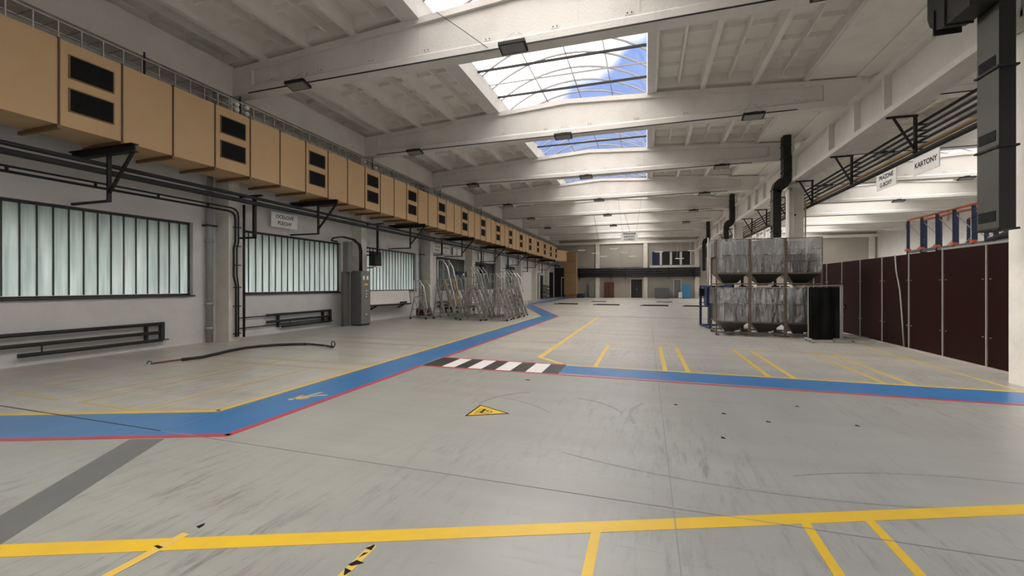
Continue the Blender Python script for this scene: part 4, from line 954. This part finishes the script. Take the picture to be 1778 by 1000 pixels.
for k, (x, y_, z) in enumerate(((-6.6, 45.3, 5.3), (-5.1, 45.3, 4.95), (-4.3, 45.3, 4.6), (-3.25, 45.3, 5.35), (-2.2, 45.3, 4.95), (-1.35, 45.3, 4.55), (1.15, 45.3, 4.95), (3.1, 45.3, 4.25), (4.26, 45.3, 5.0))):
    r = thing('pendant_lamp', (x, y_, z), 'small flat pendant lamp before the far wall, %s from the left' % ('first', 'second', 'third', 'fourth', 'fifth', 'sixth', 'seventh', 'eighth', 'ninth')[k], 'lamp', 'pendant lamps before the far wall')
    bx('shade', 'white_paint', r, x-.4, x+.4, y_-.14, y_+.14, z, z+.06); bx('tube', 'sign_white', r, x-.3, x+.3, y_-.03, y_+.03, z-.03, z)
    for s in (-1, 1): MB().tube([(x+s*.25, y_, z+.05), (x+s*.1, y_+.05, 7.05)], .008, 4).build('suspension_wire', 'galvanised', r)
for k, (x0, x1, y_) in enumerate(((-3.9, -3.5, 33.2), (-1.6, -1.0, 33.2))):
    MB().tube([(x0, y_+.1, 7.07), (x1, y_, 4.9)], .012, 5).build('hanging_cable', 'dark_pipe', None, label='slack cable hanging under the fifth beam, %s' % ('left' if k == 0 else 'right'), cat='cable')
MB().tube([(-4.9, 9.2, 8.25), (-4.1, 9.2, 7.6), (-3.5, 9.2, 7.1)], .008, 5).build('beam_cable', 'dark_pipe', None, label='thin cable slanting down the face of the nearest beam', cat='cable')

# ------------------------------------------------------------------ right side: hopper bins
def film(nu, nv, w_, z0, z1, seed, amp=.035):
    def fn(u, v):
        x = u*w_; z = z1+(z0-z1)*v
        n = noise.noise(Vector((x*5+seed, z*1.3+seed*2, seed))) + .5*noise.noise(Vector((x*13, z*3, seed+4)))
        fold = .5*math.sin((u*5+seed)*3.1+v*1.5)*.5
        return (x, -amp*(1+n*1.3+fold*.6)-.012, z)
    return MB().grid(fn, nu, nv)
def hopper_bin(x, y_, z0, label, variant, seed):
    """frame with funnel base, walls and loose plastic film; 1.0 wide, 1.2 deep, 1.55 high"""
    r = thing('hopper_bin', (x, y_, z0), label, 'container', 'stacked hopper bins'); W, D, Ht = .985, 1.18, 1.55
    def B(name, m, *a, **k):
        a = (a[0]+x, a[1]+x, a[2]+y_, a[3]+y_, a[4]+z0, a[5]+z0); return bx(name, m, r, *a, **k)
    t = .04
    for px in (0, W-t):
        for py in (0, D-t): B('corner_post', 'frame_steel', px, px+t, py, py+t, .05, Ht)
    for px in (0, W-.1):
        for py in (0, D-.1): B('foot', 'frame_steel', px, px+.1, py, py+.1, 0, .05)
    for nm, zz in (('base_rail', .09), ('hopper_rail', .42), ('top_rail', Ht-t)):
        B(nm, 'frame_steel', t, W-t, 0.003, t-.003, zz, zz+t); B(nm, 'frame_steel', t, W-t, D-t+.003, D-.003, zz, zz+t)
        B(nm, 'frame_steel', 0.003, t-.003, t, D-t, zz, zz+t); B(nm, 'frame_steel', W-t+.003, W-.003, t, D-t, zz, zz+t)
    b = MB(); a0, a1 = .05, .30   # funnel
    zt, zb_ = .44+z0, .14+z0
    b.add([(x+.045, y_+.045, zt), (x+W-.045, y_+.045, zt), (x+W-.045, y_+D-.045, zt), (x+.045, y_+D-.045, zt), (x+a1, y_+a1+.08, zb_), (x+W-a1, y_+a1+.08, zb_), (x+W-a1, y_+D-a1-.08, zb_), (x+a1, y_+D-a1-.08, zb_)],
          [(0,1,5,4),(1,2,6,5),(2,3,7,6),(3,0,4,7),(4,5,6,7)]); b.build('funnel', 'hopper_steel', r)
    MB().tube([(x+W/2, y_+D/2, z0+.06), (x+W/2, y_+D/2, z0+.15)], .16, 12).build('outlet_collar', 'hopper_steel', r)
    MB().bar((x+.02, y_+.02, z0+.42), (x+.20, y_+.02, z0+.12), .02, .02).build('gusset', 'frame_steel', r)
    wt_ = .46
    if variant == 'sheet':
        B('wall_sheet', 'bin_wall', t, W-t, .055, .062, wt_, Ht-t-.02); B('wall_sheet', 'bin_wall', t, W-t, D-.05, D-.04, wt_, Ht-t)
        B('wall_sheet', 'bin_wall', .045, .052, t, D-t, wt_, Ht-t-.02); B('wall_sheet', 'bin_wall', W-.052, W-.045, t, D-t, wt_, Ht-t-.02)
        B('middle_rail', 'frame_steel', t, W-t, .003, t-.003, 1.02, 1.05); B('middle_rail', 'frame_steel', .003, t-.003, t, D-t, 1.02, 1.05)
    else:
        for zz in (.80, 1.17): B('middle_rail', 'frame_steel', t, W-t, .003, t-.003, zz, zz+.03); B('middle_rail', 'frame_steel', .003, t-.003, t, D-t, zz, zz+.03)
        b = MB()
        for i in range(1, 19): xx = x+t+(W-2*t)*i/19; b.box(xx-.004, xx+.004, y_+.008, y_+.018, z0+wt_, z0+Ht-t)
        for i in range(0, 22): zz = z0+wt_+i*.049; b.box(x+t, x+W-t, y_+.018, y_+.026, zz, zz+.008)
        for i in range(1, 22): yy = y_+t+(D-2*t)*i/22; b.box(x+.012, x+.018, yy-.003, yy+.003, z0+wt_, z0+Ht-t)
        b.build('wire_mesh', 'wire', r, kind='stuff')
        B('wall_sheet', 'bin_wall', t, W-t, D-.05, D-.04, wt_, Ht-t); B('wall_sheet', 'bin_wall', W-.052, W-.045, t, D-t, wt_, Ht-t-.02)
    # plastic film: hangs over the top rail outside the upper wall, lines the rest
    fm = film(34, 26, W-.06, wt_+.01, Ht+.005, seed)
    fm.v = [(a+x+.03, c+y_+(.05 if variant == 'sheet' else .06), d+z0) for a, c, d in fm.v]
    fm.build('plastic_liner', 'plastic_film', r, smooth=True)
    fm = film(34, 16, W-.09, 1.03, Ht+.004, seed+9.3, .02)
    fm.v = [(a+x+.045, c+y_+.035, d+z0) for a, c, d in fm.v]
    fm.build('plastic_overhang', 'plastic_film', r, smooth=True)
    return r
def side_film(x, y_, z0, z1, D, par, seed):
    fm = film(24, 20, D, z0, z1, seed, .02); fm.v = [(x+c, y_+a, d) for a, c, d in fm.v]; fm.build('plastic_skirt', 'plastic_film', par, smooth=True)
X0, Y0 = 2.14, 15.2
names = ['left', 'middle', 'right']
for i in range(3):
    lo = hopper_bin(X0+.99*i, Y0, 0, 'plastic-lined hopper bin, bottom row %s' % names[i], 'sheet', 1.3+i*2.1)
    hi = hopper_bin(X0+.99*i, Y0, 1.56, ('plastic-lined hopper bin, top row %s' % names[i]) if i < 2 else 'wire-mesh hopper bin with plastic lining, top row right', 'sheet' if i < 2 else 'mesh', 7.7+i*1.9)
    if i == 0:
        side_film(X0-.01, Y0+.03, 1.0, 1.56, 1.1, lo, 3.3); side_film(X0-.01, Y0+.03, 2.56, 3.13, 1.1, hi, 5.1)
    if i == 2:
        hi['label'] = 'wire-mesh hopper bin with plastic lining, top row right'
        fm = MB().grid(lambda u, v: (X0+.99*3+.005+.05*u+.02*math.sin(v*6), Y0+.1+.4*u, 3.13-.5*v*(1-.3*u)), 6, 8); fm.build('film_flap', 'plastic_film', hi, smooth=True)

# black curtain stand
r = thing('curtain_stand', (4.9, 14.4, 0), 'mobile stand with black hanging curtain before the hopper bins', 'screen')
P, Q = Vector((4.42, 14.22)), Vector((5.33, 14.52))
n_ = Vector((-(Q-P).y, (Q-P).x)).normalized()
def cf(u, v):
    p = P+(Q-P)*(.01+.93*u); d = .008*math.sin(u*17)+.07*noise.noise(Vector((u*4, v*2, 1)))*(.3+v)
    return (p.x+n_.x*d, p.y+n_.y*d, 1.56-1.50*v)
MB().grid(cf, 40, 16).build('curtain', 'curtain', r, smooth=True)
bx('post', 'stand_grey', r, Q.x-.03, Q.x+.03, Q.y-.03, Q.y+.03, .08, 1.62)
bx('post', 'stand_grey', r, P.x-.0, P.x+.04, P.y+.02, P.y+.06, .08, 1.60)
MB().bar((P.x-.12, P.y-.03, 1.60), (Q.x, Q.y, 1.62), .035, .035).build('top_rail', 'stand_grey', r)
MB().bar((Q.x-.25, Q.y-.18, .09), (Q.x+.28, Q.y-.02, .09), .05, .04).build('foot', 'stand_grey', r)
MB().bar((Q.x-.0, Q.y+.1, .22), (Q.x+1.0, Q.y+.9, .06), .03, .03).build('stay', 'stand_grey', r)
MB().bar((P.x+.02, P.y-.2, .09), (P.x+.02, P.y+.3, .09), .05, .04).build('foot', 'stand_grey', r)
for x, y_ in ((Q.x+.27, Q.y-.02), (Q.x-.25, Q.y-.18), (P.x+.02, P.y-.2), (P.x+.02, P.y+.3)):
    MB().tube([(x-.015, y_, .04), (x+.015, y_, .04)], .04, 10).build('castor', 'stand_grey', r)
MB().tube([(Q.x+.03, Q.y, 1.1), (Q.x+.10, Q.y+.02, 1.05), (Q.x+.12, Q.y+.02, .98), (Q.x+.03, Q.y, .92)], .02, 6).build('cloth_knot', 'curtain', r)

# blue press stand behind the bins
r = thing('blue_stand', (2.2, 18.0, 0), 'dark blue steel stand with box left of the hopper bins', 'stand')
for x, y_ in ((2.07, 18.7), (2.25, 17.3), (2.95, 18.7), (3.0, 17.3)): bx('post', 'press_blue', r, x-.04, x+.04, y_-.06, y_+.06, 0.03, 1.62)
for (a, c) in (((2.07, 18.7), (2.25, 17.3)), ((2.95, 18.7), (3.0, 17.3)), ((2.07, 18.7), (2.95, 18.7))): MB().bar((*a, .04), (*c, .04), .08, .06).build('base_rail', 'press_blue', r); MB().bar((*a, 1.58), (*c, 1.58), .07, .07).build('top_rail', 'press_blue', r)
bx('machine_box', 'press_blue', r, 2.13, 2.9, 17.35, 18.2, .85, 1.55)
bx('motor', 'ink', r, 1.98, 2.12, 18.1, 18.4, 1.2, 1.5)
MB().tube([(2.38, 18.9, 0), (2.38, 18.9, 3.55)], .032, 8).build('steam_riser', 'grey_pipe', None, smooth=True, label='tall pale standing pipe left of the hopper bins', cat='pipe')
MB().tube([(1.6, 24, 3.9), (2.5, 24.4, 3.9), (4.2, 25.0, 3.9)], .04, 8).build('cross_pipe', 'grey_pipe', None, smooth=True, label='grey horizontal pipe behind the top of the hopper bins', cat='pipe') if False else None

# brown partition
part = thing('partition_wall', (6.4, 15.2, 0), 'dark brown panelled partition along the right side', 'partition')
joints = [9.34, 10.80, 12.10, 13.40, 14.70, 16.0, 17.3, 18.6, 19.9, 21.2]
for i in range(len(joints)-1):
    a, c = joints[i], joints[i+1]
    o = bx('panel', 'brown_panel', part, 6.38, 6.41, a+.006, c-.006, .03, 2.42)
    if i > 0: bx('batten', 'panel_batten', part, 6.355, 6.38, a-.012, a+.012, .03, 2.43)
    for z in (.6, 1.75):
        for yy in (a+.10, c-.10): MB().tube([(6.382, yy, z), (6.36, yy, z)], .012, 6).build('screw_head', 'galvanised', o)
bx('bottom_rail', 'panel_batten', part, 6.35, 6.42, 9.3, 21.2, 0, .03)
for y_ in joints[::2]: bx('rear_post', 'frame_steel', part, 6.42, 6.48, y_-.03, y_+.03, 0, 2.4)
bx('top_rail', 'galvanised', part, 6.39, 6.47, 9.34, 12.2, 2.43, 2.47)
MB().tube([(6.33, 13.95, 2.43), (6.31, 13.85, 2.0), (6.31, 13.68, 1.5), (6.31, 13.58, .8), (6.32, 13.52, .05)], .018, 8).build('grey_cable', 'grey_pipe', None, smooth=True, label='grey cable hanging in a curve down the brown partition', cat='cable')
for o_, lo_, hi_ in ((0, 0, 0),): pass

# blue and orange rack frames behind the partition
rk = thing('pallet_rack', (10.3, 18.5, 0), 'blue upright rack frames with orange beams behind the partition', 'rack')
YR = [21.1-.9*i for i in range(9)]
for row, x in ((0, 10.0), (1, 11.9)):
    for i, y_ in enumerate(YR):
        for dx in (0, .56): bx('upright', 'rack_blue', rk, x+dx-.04, x+dx+.04, y_-.035, y_+.035, 0, 4.2)
        MB().bar((x, y_, 2.7), (x+.56, y_, 3.4), .02, .02).build('lacing', 'galvanised', rk); MB().bar((x+.56, y_, 3.4), (x, y_, 4.1), .02, .02).build('lacing', 'galvanised', rk)
    for dx in (0, .56): MB().bar((x+dx, YR[0], 4.22), (x+dx, YR[-1], 4.22), .05, .06).build('top_beam', 'rack_orange', rk)
    MB().bar((x, YR[0], 2.95), (x, YR[-1], 2.95), .05, .12).build('lower_beam', 'cabinet_front', rk)
    for i, y_ in enumerate(YR): bx('beam_connector', 'rack_orange', rk, x-.07, x+.06, y_-.07, y_+.09, 2.98, 3.08)

# black exhaust ducts at the columns
def riser_duct(yc, label, k):
    x0, x1, ya, yb = 5.13, 5.33, yc-.60, yc-.15
    r = thing('black_air_duct', (5.25, yc-.4, 2.5), label, 'duct', 'black exhaust ducts at the columns')
    if k == 0:
        bx('side_face', 'black_duct', r, x0-.002, x0+.004, ya, yb, 2.50, 5.95)
        bx('duct_box', 'black_duct_dark', r, x0, x1, ya, yb, 2.50, 5.95)
        for z in (2.62, 3.86, 5.02):
            bx('vent_grille', 'ink', r, x0-.01, x0, ya+.06, yb-.04, z, z+.16)
            if k == 0 and z < 3:
                for q in range(5): bx('grille_slat', 'black_steel', r, x0-.018, x0-.008, ya+.06, yb-.04, z+.02+q*.03, z+.027+q*.03)
        for z in (3.76, 4.98, 2.50): bx('flange', 'black_steel', r, x0-.03, x1+.03, ya-.03, yb+.03, z-.02, z+.01)
        # elbow: rounded box leaning towards the roof, behind the riser
        b = MB(); pr_ = [(8.95, 5.98), (9.15, 6.0), (9.32, 6.08), (9.44, 6.2), (9.5, 6.36), (9.5, 7.9), (8.9, 7.9), (8.9, 6.5), (ya, 6.5), (ya, 5.98)]
        b.prism([(p_[0], p_[1]) for p_ in pr_], 0, 4.78, 5.12); b.build('elbow', 'black_duct_dark', r)
        b = MB(); b.box(x0, x1+.02, ya, yb, 5.95, 6.3); b.build('duct_box', 'black_duct_dark', r)
        for yy in (9.0, 9.28): bx('flange', 'black_steel', r, 4.75, 5.14, yy-.012, yy+.012, 5.96, 6.40)
    else:
        x1 = 5.40; ya, yb = yc-.60, yc-.2
        bx('duct_box', 'black_duct_dark', r, x0-.05, x1-.02, ya, yb, 2.5 if k < 3 else 3.0, 5.70)
        bx('side_face', 'black_duct', r, x0-.056, x0-.05, ya, yb, 2.5 if k < 3 else 3.0, 5.70)
        b = MB(); b.prism([(x0-.05, 5.70), (x0+.02, 5.95), (x0+.16, 6.10), (x0+.30, 6.12), (5.46, 6.3), (5.46, 7.9), (5.745, 7.9), (5.745, 6.0), (5.62, 5.75), (5.42, 5.62), (5.38, 5.45)], 1, ya, yb); b.build('offset_bend', 'black_duct_dark', r)
        for z in (3.9, 5.2, 5.65): bx('flange', 'black_steel', r, x0-.08, x1+.01, ya-.03, yb+.03, z-.015, z+.015)
        for z in (6.4, 7.0, 7.5): bx('flange', 'black_steel', r, 5.43, 5.765, ya-.03, yb+.03, z-.015, z+.015)
        bx('vent_grille', 'ink', r, x0-.066, x0-.056, ya+.06, yb-.06, 4.0, 4.16)
riser_duct(9.05, 'large black exhaust duct with grilles before the nearest column', 0)
riser_duct(21.05, 'black exhaust duct beside the column behind the hopper bins', 1)
riser_duct(33.05, 'black exhaust duct beside the second column behind the bins', 2)
riser_duct(45.05, 'black exhaust duct beside the farthest column', 3)
# machine lump below the near duct
r = thing('suction_nozzle', (6.1, 9.6, 2.44), 'dark hose fitting on top of the brown partition near the duct', 'fitting')
MB().tube([(6.42, 10.9, 2.52), (6.42, 10.5, 2.56), (6.45, 10.2, 2.62), (6.45, 9.9, 2.60), (6.45, 9.6, 2.62)], [.03, .06, .10, .08, .12], 10).build('hose_body', 'black_steel', r, smooth=True)
bx('fitting_box', 'black_steel', r, 6.36, 6.60, 9.36, 9.85, 2.44, 2.75)

# pipes and triangular brackets under the girder
for k, (x, z, rd, m, lab) in enumerate(((6.62, 5.74, .035, 'dark_pipe', 'topmost thin dark'), (6.62, 5.59, .035, 'dark_pipe', 'second thin dark'), (6.62, 5.44, .035, 'dark_pipe', 'third thin dark'),
                                         (6.62, 5.29, .035, 'dark_pipe', 'fourth thin dark'), (6.62, 5.13, .045, 'pipe_brown', 'brown'), (6.50, 4.93, .06, 'black_steel', 'lowest thick black'))):
    MB().tube([(x, 2.0, z), (x, 56.5, z)], rd, 10).build('process_pipe', m, None, smooth=True, label='%s pipe of the bundle under the right girder' % lab, cat='pipe', group='pipe bundle under the right girder')
for k, yy in enumerate((9.8, 13.3, 16.8, 20.3, 23.8, 27.3, 30.8, 36.0, 40.0)):
    r = thing('pipe_bracket', (6.4, yy, 5.0), 'black triangular pipe bracket under the right girder, %s' % ORD[k], 'bracket', 'pipe brackets under the girder')
    MB().bar((5.85, yy, 5.90), (6.5, yy, 5.90), .05, .05).build('top_bar', 'black_steel', r)
    MB().bar((6.45, yy, 5.9), (6.45, yy, 4.95), .07, .06).build('post', 'black_steel', r)
    MB().bar((6.0, yy, 5.88), (6.43, yy, 5.05), .045, .045).build('diagonal_brace', 'black_steel', r)
    for z in (5.66, 5.51, 5.36, 5.21, 5.04): MB().bar((6.45, yy, z), (6.72, yy, z), .03, .03).build('support_arm', 'black_steel', r)
    MB().bar((6.40, yy, 4.97), (6.60, yy, 4.97), .05, .04).build('foot_plate', 'black_steel', r)
